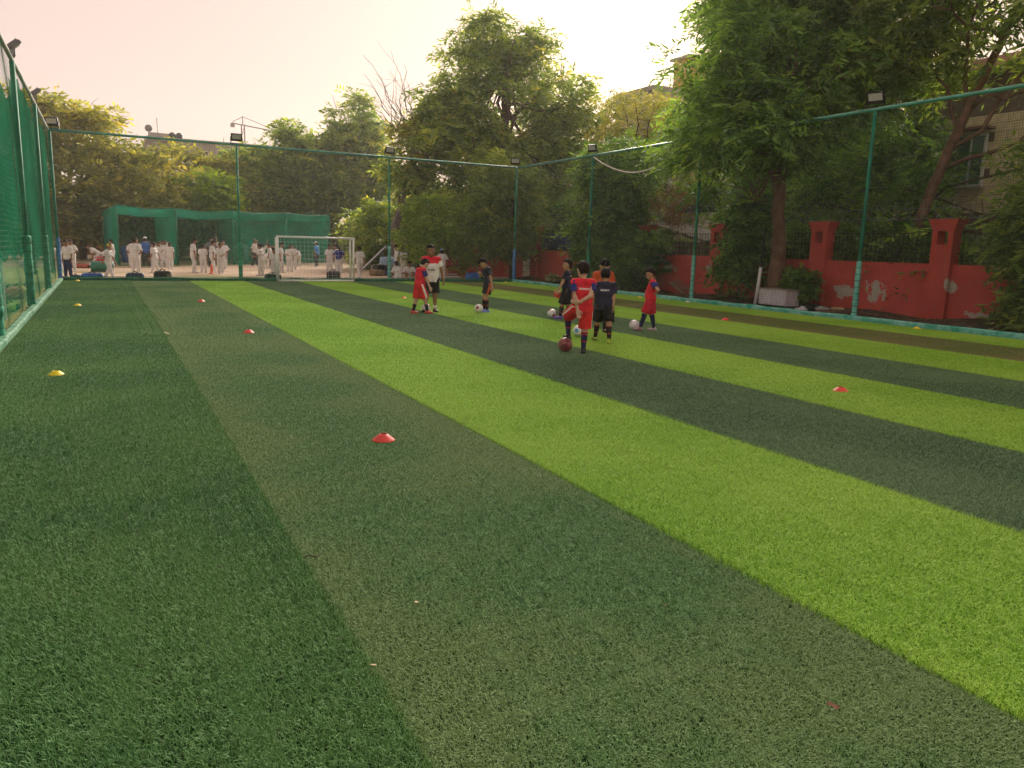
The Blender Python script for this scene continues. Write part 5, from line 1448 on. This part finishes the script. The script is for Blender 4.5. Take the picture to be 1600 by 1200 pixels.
# ------------------------------------------------------------------ marker cones
def cone_thing(loc, c, label, z=.012, tilt=0.0):
    prof = [(.093, 0), (.095, .004), (.090, .008), (.060, .032), (.034, .052), (.030, .054), (.028, .050), (.056, .028), (.086, .003), (.093, 0)]
    o = MB().lathe((0, 0, 0), prof, 28).build('marker_cone', c, None, True); o.location = (loc[0], loc[1], z); o.rotation_euler = (tilt, 0, 0)
    return tag(o, label, 'marker cone', 'marker cones on the turf')
K_R = mat('red_plastic', (0.68, 0.06, 0.045), .45, var=.08); K_Y = mat('yellow_plastic', (0.80, 0.62, 0.03), .45, var=.08); K_O = mat('orange_plastic', (0.75, 0.16, 0.06), .45, var=.08); K_W = mat('white_plastic', (0.7, 0.7, 0.7), .45, var=.05)
for (x, y, c, lab) in ((1.94, 5.88, K_R, 'red marker cone nearest the camera on the dull turf strip'), (2.14, 13.8, K_R, 'red marker cone on the dull strip, second from the camera'), (2.12, 20.97, K_R, 'red marker cone farthest away on the dull strip'),
                       (-.56, 10.06, K_Y, 'yellow marker cone nearest the camera by the left netting'), (-.59, 19.94, K_Y, 'yellow marker cone halfway along the left netting'), (-.86, 30.68, K_Y, 'yellow marker cone in the far left corner of the pitch'),
                       (7.67, 6.12, K_R, 'red marker cone alone on the lime strip at the right'), (13.06, 13.85, K_R, 'red marker cone on the olive strip before the white cabinet'), (16.2, 11.08, K_Y, 'yellow marker cone by the right kerb nearest the camera'),
                       (7.75, 21.57, K_O, 'orange marker cone left of the boy in scarlet boots'), (16.0, 21.1, K_Y, 'yellow marker cone before the fan palm'), (16.3, 19.02, K_W, 'white marker cone by the right kerb near a padded post'), (15.77, 30.6, K_Y, 'yellow marker cone in the far right corner of the pitch')):
    cone_thing((x, y), c, lab)
o = cone_thing((9.07, 15.13), K_R, 'red marker cone held by the boy in purple boots', .58, 1.2); o.location = (9.005, 14.925, .575)

# ------------------------------------------------------------------ small litter on the turf
def bit(name, loc, size, c, label, rz=0.0):
    mb = MB(); n = 7
    pts = [(size * (i / (n - 1) - .5), size * .08 * math.sin(i * 1.3), size * .06 * math.sin(i * .9 + .5)) for i in range(n)]
    if name == 'twig': mb.path(pts, [size * .03] * n, 5)
    else:
        w = [0, .16, .24, .27, .22, .13, 0]
        for i, q in enumerate(pts): mb.v += [(q[0], q[1] - size * w[i], q[2]), (q[0], q[1] + size * w[i], q[2] + size * .05)]
        for i in range(n - 1): mb.f.append((2*i, 2*i + 2, 2*i + 3, 2*i + 1))
    o = mb.build(name, c, None, True); o.location = (loc[0], loc[1], .036); o.rotation_euler = (.1, .1, rz)
    return tag(o, label, 'litter')
K_BR = mat('brown_leaf', (0.15, 0.06, 0.035), .8); K_TAN = mat('tan_leaf', (0.45, 0.33, 0.20), .8); K_BK = mat('black_twig', (0.02, 0.015, 0.012), .8)
for (nm, x, y, s, c, lab, rz) in (('twig', .85, 3.69, .10, K_BK, 'short black twig on the seam between the two left strips', .4), ('dry_leaf', 1.14, 3.0, .035, K_TAN, 'tan leaf scrap on the dull strip near the camera', 1.1),
        ('dry_leaf', 2.19, 1.64, .05, K_BR, 'reddish brown leaf low on the dull strip at the bottom right', -.5), ('twig', 2.23, 2.68, .045, K_BK, 'tiny dark twig on the dull strip by the lime edge', 0),
        ('dry_leaf', .81, 2.58, .035, K_TAN, 'pale leaf crumb on the left seam near the bottom', 2), ('dry_leaf', .85, 13.84, .09, K_TAN, 'pale scrap on the seam far up the pitch', .2), ('dry_leaf', 2.14, 2.51, .03, K_BR, 'small brown leaf beside the tiny dark twig', 1.4)):
    bit(nm, (x, y), s, c, lab, rz)

# ------------------------------------------------------------------ cricketers beyond the far fence
CG = 'cricketers beyond the far fence'
WH = dict(shirt=C_CREAM, shorts=C_CREAM, trousers=True, shoe=S_WHITE, skin=m_skin_d, sleeve=.85, hem=-.02)
LOWP = dict(vox=.015, detail=False)
POSES = {
    'stand': dict(handL=(-.15, .05, .44), handR=(.15, .04, .43), footL=(-.06, 0, 0), footR=(.07, .04, 0), hpitch=.15),
    'hips': dict(handL=(-.09, .02, .56), elbL=(-1, -.2, 0), handR=(.09, .02, .56), elbR=(1, -.2, 0), footL=(-.075, 0, 0), footR=(.075, .02, 0), hpitch=.2),
    'walk': dict(pel=(0, 0, .495), lean=.08, handL=(-.14, .12, .47), handR=(.14, -.10, .46), footL=(-.05, -.15, .02), footR=(.05, .15, 0)),
    'stoop': dict(pel=(0, -.07, .47), lean=.95, hpitch=.8, handL=(-.08, .14, .33), handR=(.08, .14, .33), footL=(-.08, -.02, 0), footR=(.08, 0, 0)),
    'head': dict(handL=(-.03, -.04, .97), elbL=(-1, .2, .2), handR=(.03, -.04, .97), elbR=(1, .2, .2), footL=(-.06, 0, 0), footR=(.06, 0, 0)),
    'talk': dict(handL=(-.10, .20, .60), elbL=(-.5, -1, -.5), handR=(.15, .02, .45), footL=(-.06, .05, 0), footR=(.06, -.03, 0), hpitch=.2),
    'sit': dict(pel=(0, -.05, .075), lean=.30, hpitch=.3, handL=(-.12, .16, .22), handR=(.12, .16, .22), footL=(-.08, .27, 0), footR=(.08, .25, 0), kneeL=(-.3, .2, 1), kneeR=(.3, .2, 1)),
    'raise': dict(handL=(-.14, .04, .44), handR=(.20, .02, 1.08), elbR=(1, .2, .4), footL=(-.06, 0, 0), footR=(.06, .03, 0), hyaw=.3),
    'reach': dict(handL=(-.34, .10, .66), elbL=(-.2, -1, 0), handR=(.14, .05, .45), footL=(-.07, 0, 0), footR=(.06, 0, 0)),
}
TPL = {}
def facing(deg): return R(deg)
def set_mat(o, m):
    if not o.data.materials: return
    o.material_slots[0].link = 'OBJECT'; o.material_slots[0].material = m
def cricketer(pose, x, y, rz, Ht, label, shirt=None, legs=None, cap=None, cat='person'):
    key = (pose, cap is not None)
    if key not in TPL:
        f = dict(WH)
        if cap is not None: f['cap'] = C_WHITE
        t = make_person('person', label, (0, 0, 0), 0, 1.45, POSES[pose], f, group=CG, **LOWP)
        TPL[key] = t; root = t
    else:
        t = TPL[key]; root = t.copy(); col.objects.link(root); tag(root, label, cat, CG)
        for ch in list(t.children):
            c = ch.copy(); c.parent = root; col.objects.link(c)
            for g2 in list(ch.children):
                d = g2.copy(); d.parent = c; col.objects.link(d)
    root['label'] = label
    root.location = (x, y, -.03); root.rotation_euler = (0, 0, R(rz)); s = Ht / 1.45; root.scale = (s, s, s)
    for c in root.children:
        b = c.name.split('.')[0]
        if b == 'shirt' : set_mat(c, shirt or C_CREAM)
        if b == 'trousers': set_mat(c, legs or C_CREAM)
        if b == 'cap': set_mat(c, cap)
    return root
FRONT, BACK, LEFT_, RIGHT_ = 160, -20, 75, -105     # turned to the camera, away, to its left, to its right
CAPW = C_WHITE; CAPY = cloth_m('yellow_black_cap', (0.6, 0.42, 0.03)); CAPB = cloth_m('pale_blue_cap', (0.42, 0.55, 0.72)); CAPG = cloth_m('grey_hat', (0.25, 0.26, 0.26))
jit = random.Random(4)
for a in (
    ('stand', -1.22, 34.2, FRONT, 1.46, 'boy in white shirt and navy trousers next to the blue corner pad', None, C_NSOCK),
    ('stoop', -1.78, 41.0, LEFT_, 1.5, 'cricketer in whites stooping just behind the blue corner pad'),
    ('hips', -1.25, 40.0, FRONT, 1.4, 'cricketer in whites behind the boy in navy trousers'),
    ('stoop', -.36, 50.0, LEFT_, 1.45, 'cricketer in whites bent over the red kit bag'),
    ('stoop', .02, 51.3, RIGHT_, 1.45, 'cricketer in whites bent double right of the red kit bag'),
    ('stand', .45, 49.2, LEFT_, 1.5, 'cricketer in whites standing against the first pole of the nets'),
    ('walk', .14, 33.7, RIGHT_, 1.36, 'boy in whites and yellow cap striding in front of the green roller', None, None, CAPY),
    ('hips', 1.12, 35.4, BACK, 1.5, 'big cricketer in whites seen from behind with hands on hips'),
    ('hips', 2.18, 50.2, BACK, 1.6, 'coach in blue shirt, grey trousers and white cap by the nets', C_BLUE, C_GREY, CAPW),
    ('stand', 1.42, 50.5, BACK, 1.45, 'cricketer in whites half hidden left of the man in blue'),
    ('talk', 1.88, 53.5, FRONT, 1.5, 'cricketer in whites inside the net behind the man in blue'),
    ('stand', 2.52, 50.0, LEFT_, 1.35, 'short cricketer in whites just right of the man in blue'),
    ('head', 2.96, 51.5, FRONT, 1.45, 'left of two cricketers with hands on their heads'),
    ('head', 3.24, 51.8, FRONT, 1.45, 'right of two cricketers with hands on their heads'),
    ('stand', 3.52, 51.9, LEFT_, 1.4, 'cricketer in whites at the edge of the second net curtain'),
    ('walk', 5.2, 66.0, LEFT_, 1.4, 'lone distant cricketer deep inside the nets'),
    ('talk', 3.75, 39.7, RIGHT_, 1.52, 'cricketer in whites in side view reaching to his neighbour'),
    ('stand', 4.19, 39.8, BACK, 1.35, 'cricketer in whites seen from behind beside the orange cone'),
    ('hips', 5.36, 46.5, FRONT, 1.65, 'man in grey shirt behind the group of cricketers', C_SHADE, C_GREY),
    ('talk', 4.62, 39.9, RIGHT_, 1.45, 'cricketer in whites at the left of the tight group of three'),
    ('talk', 4.82, 38.5, FRONT, 1.42, 'cricketer in whites at the front of the tight group, facing the pitch'),
    ('hips', 6.12, 47.4, FRONT, 1.5, 'cricketer in whites at the right back of the tight group'),
    ('walk', 9.0, 62.0, LEFT_, 1.5, 'faint distant cricketer left of the green padded post'),
    ('stand', 9.45, 61.0, BACK, 1.55, 'faint distant cricketer right of the green padded post'),
    ('walk', 8.1, 49.0, RIGHT_, 1.65, 'man in white shirt, dark trousers and grey hat walking', None, C_GREY, CAPG),
    ('talk', 6.36, 36.8, LEFT_, 1.42, 'cricketer in whites seen from behind between post and goal'),
    ('raise', 7.65, 44.0, BACK, 1.45, 'cricketer in whites with an arm up left of the goal'),
    ('stoop', 8.5, 47.0, RIGHT_, 1.5, 'cricketer in whites leaning forward left of the goal'),
    ('stand', 8.35, 45.5, LEFT_, 1.45, 'cricketer in whites close behind the leaning one by the goal'),
    ('stand', 6.28, 33.3, FRONT, 1.30, 'boy in whites right behind the left goal post and the green bag'),
    ('talk', 7.95, 40.5, RIGHT_, 1.45, 'cricketer in whites just inside the left goal post'),
    ('stand', 8.62, 41.6, BACK, 1.38, 'cricketer in whites seen from behind through the goal net'),
    ('stoop', 11.0, 50.5, BACK, 1.5, 'cricketer in whites bending down seen through the goal net'),
    ('stand', 12.24, 50.6, LEFT_, 1.65, 'man in bright blue shirt and white cap seen through the goal', C_SKY, C_GREY, CAPW),
    ('reach', 10.62, 41.2, FRONT, 1.42, 'cricketer in whites stretching an arm out inside the goal view'),
    ('hips', 10.98, 40.6, BACK, 1.45, 'boy in royal blue jersey and white trousers behind the goal', C_ROYAL),
    ('stand', 11.38, 42.5, LEFT_, 1.45, 'cricketer in whites right of the royal blue jersey'),
    ('stoop', 11.72, 43.2, LEFT_, 1.5, 'cricketer in whites bowed at the right end of the goal'),
    ('walk', 10.38, 34.8, BACK, 1.38, 'cricketer in whites jogging away just right of the goal'),
    ('raise', 12.60, 36.0, LEFT_, 1.45, 'cricketer in whites with one arm raised beside the bush'),
    ('talk', 13.28, 37.0, FRONT, 1.45, 'cricketer in whites half covered by the bush'),
    ('sit', 11.78, 33.6, BACK, 1.45, 'cricketer in whites sitting right beside the turquoise padded post'),
    ('sit', 12.32, 33.5, FRONT, 1.45, 'cricketer in whites sitting just left of the boy in scarlet boots'),
    ('hips', 13.85, 33.4, BACK, 1.38, 'cricketer in whites and pale blue cap right of the coach', None, None, CAPB),
    ('walk', 2.05, 38.6, LEFT_, 1.42, 'cricketer in whites walking alone right of the big cricketer'),
    ('reach', 3.0, 43.5, BACK, 1.4, 'cricketer in whites throwing with an outstretched arm before the net curtain'),
    ('raise', 5.5, 43.0, FRONT, 1.45, 'cricketer in whites waving right of the tight group'),
    ('head', 7.2, 38.5, BACK, 1.4, 'cricketer in whites with hands on head just left of the goal'),
    ('hips', 9.55, 45.0, FRONT, 1.45, 'cricketer in whites with hands on hips in the middle of the goal view'),
    ('stoop', -2.15, 28.5, RIGHT_, 1.5, 'person in white bending among the kit bags behind the left netting')):
    a = list(a)
    if 48 < a[2] < 54 and a[1] < 4: f_ = 46.3 / a[2]; a[1] *= f_; a[2] *= f_; a[4] *= .96
    a[3] += jit.uniform(-28, 28); a[4] *= jit.uniform(.95, 1.06)
    cricketer(*a)

# ------------------------------------------------------------------ kit bags, roller, drum, boards and clutter
def kit_bag(x, y, rz, w, d, h, c, label, c2=None, z=-.03):
    t = empty('kit_bag', (x, y, z), R(rz)); tag(t, label, 'bag', 'kit bags')
    n = 12; mb = MB(); P = 10
    for i in range(n + 1):
        u = i / n - .5; e = (1 - (abs(u) * 2) ** 4) ** .5 * .25 + .75 if abs(u) < .5 else .55
        for k in range(P):
            an = math.pi * 2 * k / P; cx = math.copysign(abs(math.cos(an)) ** .6, math.cos(an)); sz = math.copysign(abs(math.sin(an)) ** .6, math.sin(an))
            mb.v.append((u * w, cx * d / 2 * e + .01 * math.sin(i * 2.1), h / 2 + sz * h / 2 * e * (1 + .06 * math.sin(i * 1.7 + k))))
    for i in range(n):
        for k in range(P): mb.f.append((i*P + k, i*P + (k+1) % P, (i+1)*P + (k+1) % P, (i+1)*P + k))
    mb.f.append(tuple(reversed(range(P)))); mb.f.append(tuple(range(n*P, n*P + P)))
    mb.build('body', c, t, True)
    for s in (-1, 1):
        pts = [(-.16 * w, s * d * .42, h * .75), (-.12 * w, s * d * .3, h * 1.05), (0, s * d * .22, h * 1.2), (.12 * w, s * d * .3, h * 1.05), (.16 * w, s * d * .42, h * .75)]
        MB().path(pts, .012, 5).build('handle', C_BLACK, t)
    MB().box((w * .32, -d * .47, h * .45), (w * .22, .05, h * .5)).build('pocket', c2 or C_BLACK, t, bevel=.015)
    return t
B_NAVY = mat('navy_nylon', (0.015, 0.03, 0.10), .6, var=.3); B_BLUE = mat('blue_nylon', (0.03, 0.12, 0.42), .6, var=.3); B_BLK = mat('black_nylon', (0.012, 0.012, 0.014), .6, var=.3); B_RED = mat('red_nylon', (0.42, 0.03, 0.05), .6, var=.25); B_GRN = mat('dark_green_nylon', (0.01, 0.05, 0.03), .6, var=.3); B_LIM = mat('lime_nylon', (0.30, 0.48, 0.03), .6); B_YEL = mat('yellow_nylon', (0.55, 0.42, 0.05), .6)
for a in ((-.42, 32.35, 10, .72, .30, .26, B_BLUE, 'blue kit bag lying behind the far kerb near the roller', B_NAVY), (1.0, 32.4, -8, .62, .32, .28, B_NAVY, 'navy kit bag at the feet of the big cricketer'),
          (1.95, 32.5, 4, .62, .34, .36, B_BLK, 'black box-shaped kit bag standing alone behind the far kerb', mat('olive_mesh', (0.16, 0.15, 0.08), .8)), (6.0, 32.2, 25, .70, .30, .30, B_GRN, 'dark green bag with a bat handle left of the goal'),
          (8.55, 32.5, 0, .55, .36, .42, B_BLK, 'black upright bag seen through the goal net'), (-.95, 32.2, 0, .34, .26, .20, B_NAVY, 'small round navy bag by the far left corner'),
          (6.75, 32.3, 5, .50, .18, .10, B_BLK, 'flat dark bag on the ground behind the goal'), (7.7, 32.4, -5, .34, .16, .08, B_NAVY, 'small flat navy pouch behind the goal centre'),
          (-.12, 45.5, 20, .60, .42, .55, B_RED, 'tall red kit bag beside the stooping cricketers'), (-1.0, 44.0, 5, 1.1, .40, .22, mat('rust_cloth', (0.36, 0.09, 0.06), .8, var=.3), 'rust red bundle on the ground left of the red bag'),
          (15.35, 33.0, 15, .92, .48, .38, B_BLUE, 'large blue bag on the ground near the far right corner'), (-1.95, 15.4, 80, .9, .4, .35, B_NAVY, 'navy bag behind the left netting nearest the camera'),
          (-2.05, 17.6, 95, .8, .4, .40, B_BLUE, 'blue bag behind the left netting, second from the camera'), (-1.9, 19.0, 70, .7, .35, .22, B_LIM, 'lime green bag behind the left netting'),
          (-2.3, 20.6, 85, .9, .45, .75, B_GRN, 'tall dark green bag behind the left netting'), (-2.05, 22.9, 100, .8, .4, .30, mat('salmon_cloth', (0.45, 0.16, 0.12), .8), 'salmon pink bag behind the left netting'), (-2.0, 24.2, 80, .9, .4, .25, B_YEL, 'yellow bag low behind the left netting'), (-2.6, 18.2, 100, 1.4, .6, .95, B_NAVY, 'large navy holdall piled high behind the left netting')):
    kit_bag(*a)
# white padded post standing behind the left netting
o = MB().lathe((-1.78, 17.2, -.03), [(0, 0), (.10, 0), (.105, .03), (.10, .3), (.107, .6), (.10, .9), (.105, 1.25), (.09, 1.3), (0, 1.3)], 14).build('padded_post', C_WHITE, None, True); tag(o, 'short white padded post behind the left netting', 'post')
# ground roller
rl = empty('pitch_roller', (-.1, 39.4, -.03)); tag(rl, 'green ground roller lying on the clay behind the far fence', 'roller')
with Under(rl):
    MB().lathe((-.1, 39.4, .22), [(0, -.45), (.20, -.45), (.235, -.42), (.235, .42), (.20, .45), (0, .45)], 24, 'X').build('drum', mat('green_roller_paint', (0.03, 0.17, 0.12), .5, var=.25), None, True)
    MB().path([(-.58, 39.4, .22), (-.58, 39.9, .35), (-.3, 40.5, .55), (.1, 40.5, .55), (.38, 39.9, .35), (.38, 39.4, .22)], .02, 6).build('handle', m_greym)
o = MB().lathe((1.25, 55, -.03), [(0, 0), (.29, 0), (.30, .02), (.29, .3), (.31, .32), (.29, .34), (.29, .62), (.31, .64), (.29, .66), (.30, .95), (.27, .97), (0, .97)], 20).build('drum', mat('blue_drum', (0.04, 0.13, 0.40), .5), None, True); tag(o, 'blue plastic drum inside the first cricket net', 'drum')
o = MB().lathe((4.42, 38.6, -.03), [(0, 0), (.14, 0), (.14, .03), (.07, .04), (.06, .2), (.045, .4), (.02, .46), (0, .46)], 16).build('traffic_cone', K_O, None, True); tag(o, 'slim orange cone on the clay between the cricketers', 'cone')
# leaning board and the pile below it
bd = empty('display_board', (12.9, 40.5, 0)); tag(bd, 'long grey board tilted up over the pile of gear', 'board')
with Under(bd):
    a, b = Vector((12.05, 39.9, .18)), Vector((13.75, 41.0, 1.42)); d = (b - a); yv = Vector((.5, .85, 0)).normalized() * .75; nrm = d.cross(yv).normalized() * .04
    mb = MB(); q = [a - yv * .5, b - yv * .5, b + yv * .5, a + yv * .5]
    mb.add([*q, *[v + nrm for v in q]], [(0,3,2,1),(4,5,6,7),(0,1,5,4),(1,2,6,5),(2,3,7,6),(3,0,4,7)]); mb.build('panel', mat('grey_board', (0.20, 0.21, 0.19), .8, var=.3, scale=2))
    mb = MB(); mb.box((a + b) / 2 - yv * .52, (d.length, .06, .07), M=Matrix((d.normalized(), yv.normalized(), nrm.normalized())).transposed()); mb.build('frame', m_frame_w)
    MB().tube((13.6, 41.2, -.03), (13.5, 40.95, 1.2), .03).build('prop', m_greym)
rr_ = random.Random(12)
GP = 'gear piled beside the leaning board'
pl = [('blue folded tarpaulin at the bottom of the gear pile', B_BLUE, (13.4, 38.2), (1.3, .7, .22), .3), ('navy crash mat leaning in the gear pile', B_NAVY, (14.0, 38.8), (1.0, .6, .55), -.2), ('grey stacked boards in the gear pile', mat('dusty_boards', (0.24, 0.22, 0.20), .9, var=.3), (13.1, 39.2), (1.4, .8, .5), .1),
      ('black crate at the left of the gear pile', B_BLK, (12.5, 38.4), (.6, .5, .55), .4), ('pale blue plastic sheet on the gear pile', mat('pale_blue_sheet', (0.25, 0.36, 0.48), .6), (13.5, 39.4), (1.3, .5, .9), -.1), ('dark box at the right of the gear pile', B_BLK, (14.7, 38.3), (.7, .6, .8), .15), ('low brown sack at the left of the gear pile', mat('brown_sack', (0.22, 0.15, 0.10), .9), (12.2, 37.9), (.7, .5, .3), .5)]
for lab, c, (x, y), (w, d, h), rz in pl:
    bm = bmesh.new(); bmesh.ops.create_cube(bm, size=1); bmesh.ops.subdivide_edges(bm, edges=bm.edges, cuts=3, use_grid_fill=True)
    for v in bm.verts:
        n_ = v.co.normalized() * .62; v.co = v.co.lerp(n_, .22); v.co = Vector((v.co.x * w + rr_.uniform(-.02, .02), v.co.y * d + rr_.uniform(-.02, .02), (v.co.z + .5) * h + rr_.uniform(-.02, .02)))
    me = bpy.data.meshes.new('bundle'); bm.to_mesh(me); bm.free(); me.polygons.foreach_set('use_smooth', np.ones(len(me.polygons), bool))
    o = link_mesh('bundle', me, c); o.location = (x, y, -.03); o.rotation_euler = (0, 0, rz); tag(o, lab, 'gear', GP)
for k, (a, b) in enumerate((((13.0, 34.6, .10), (15.0, 33.9, .12)), ((12.9, 35.2, .24), (15.1, 34.5, .20)))):
    o = MB().tube(a, b, .035, 8).build('pipe', m_white, None, True); tag(o, ('lower' if k == 0 else 'upper') + ' of two white pipes lying behind the coach', 'pipe')
# right hand bed: cabinet, pole, planks, rubbish
cb = empty('cabinet', (17.65, 16.65, 0)); tag(cb, 'low white cabinet standing behind the right kerb', 'cabinet')
with Under(cb):
    m_cab = mat('white_cabinet', (0.66, 0.62, 0.66), .6, var=.08)
    MB().box((17.75, 16.65, .33), (.55, 1.05, .46)).build('body', m_cab, None, bevel=.01)
    for s in (-1, 1): MB().box((17.462, 16.65 + s * .262, .33), (.02, .505, .42)).build('door', m_cab)
    MB().box((17.74, 16.65, .575), (.60, 1.12, .025)).build('lid', mat('worn_lid', (0.45, 0.36, 0.31), .7))
pp = empty('pole', (17.4, 17.25, 0)); tag(pp, 'thin leaning pole, white below and black above, by the cabinet', 'pole')
with Under(pp):
    MB().path([(17.4, 17.25, .02), (17.42, 17.2, .6), (17.42, 17.15, 1.2)], .05, 10).build('white_sleeve', m_white, None, True)
    MB().path([(17.42, 17.15, 1.2), (17.44, 17.1, 2.4)], .022, 8).build('shaft', m_black, None, True)
for k in range(4):
    o = MB().box((0, 0, 0), (.10, .75, .03)).build('plank', mat('weathered_wood', (0.20, 0.16, 0.12), .9, var=.3, scale=5)); o.location = (18.3 + .11 * k, 22.05 - .05 * k, .30 + .04 * k); o.rotation_euler = (R(28), R(8 * k - 10), R(8 * k))
    tag(o, ('lowest', 'second', 'third', 'topmost')[k] + ' grey plank leaning on the wall right of the boy in red', 'plank', 'planks by the wall')
for k, (x, y, s, c, lab) in enumerate(((17.5, 15.5, .16, C_WHITE, 'white rag at the left of the rubbish by the kerb'), (17.6, 15.1, .20, B_BLK, 'black plastic scrap in the rubbish by the kerb'), (17.45, 14.8, .15, mat('grey_rag', (0.4, 0.37, 0.35), .9), 'grey rag in the rubbish right of the cabinet'), (17.7, 14.5, .14, K_TAN, 'tan carton at the right of the rubbish by the kerb'), (17.6, 29.6, .36, mat('olive_sack', (0.35, 0.33, 0.10), .9, c2=(0.05, 0.06, 0.05), scale=6), 'yellow and black sack behind the far right corner pad'))):
    bm = bmesh.new(); bmesh.ops.create_icosphere(bm, subdivisions=3, radius=s)
    for v in bm.verts: v.co = Vector((v.co.x, v.co.y * 1.3, v.co.z * .6)) * (1 + .28 * math.sin(v.co.x * 31 + k) * math.sin(v.co.y * 27) + .15 * math.sin(v.co.z * 43))
    me = bpy.data.meshes.new('scrap'); bm.to_mesh(me); bm.free()
    o = link_mesh('scrap', me, c); o.location = (x, y, soil_z(x, y) + s * .4); tag(o, lab, 'rubbish')
# ------------------------------------------------------------------ evening haze
mh = bpy.data.materials.new('haze_air'); mh.use_nodes = True
nt = mh.node_tree; nt.nodes.remove(nt.nodes['Principled BSDF'])
pv = nt.nodes.new('ShaderNodeVolumePrincipled')
pv.inputs['Color'].default_value = (1.0, .97, .92, 1)
pv.inputs['Density'].default_value = 0.0005
pv.inputs['Anisotropy'].default_value = 0.45
nt.links.new(pv.outputs[0], nt.nodes['Material Output'].inputs['Volume'])
hz = MB().box((20, 80, 13), (182, 222, 29)).build('haze', mh); tag(hz, 'warm evening haze hanging in the air', 'haze', kind='stuff')
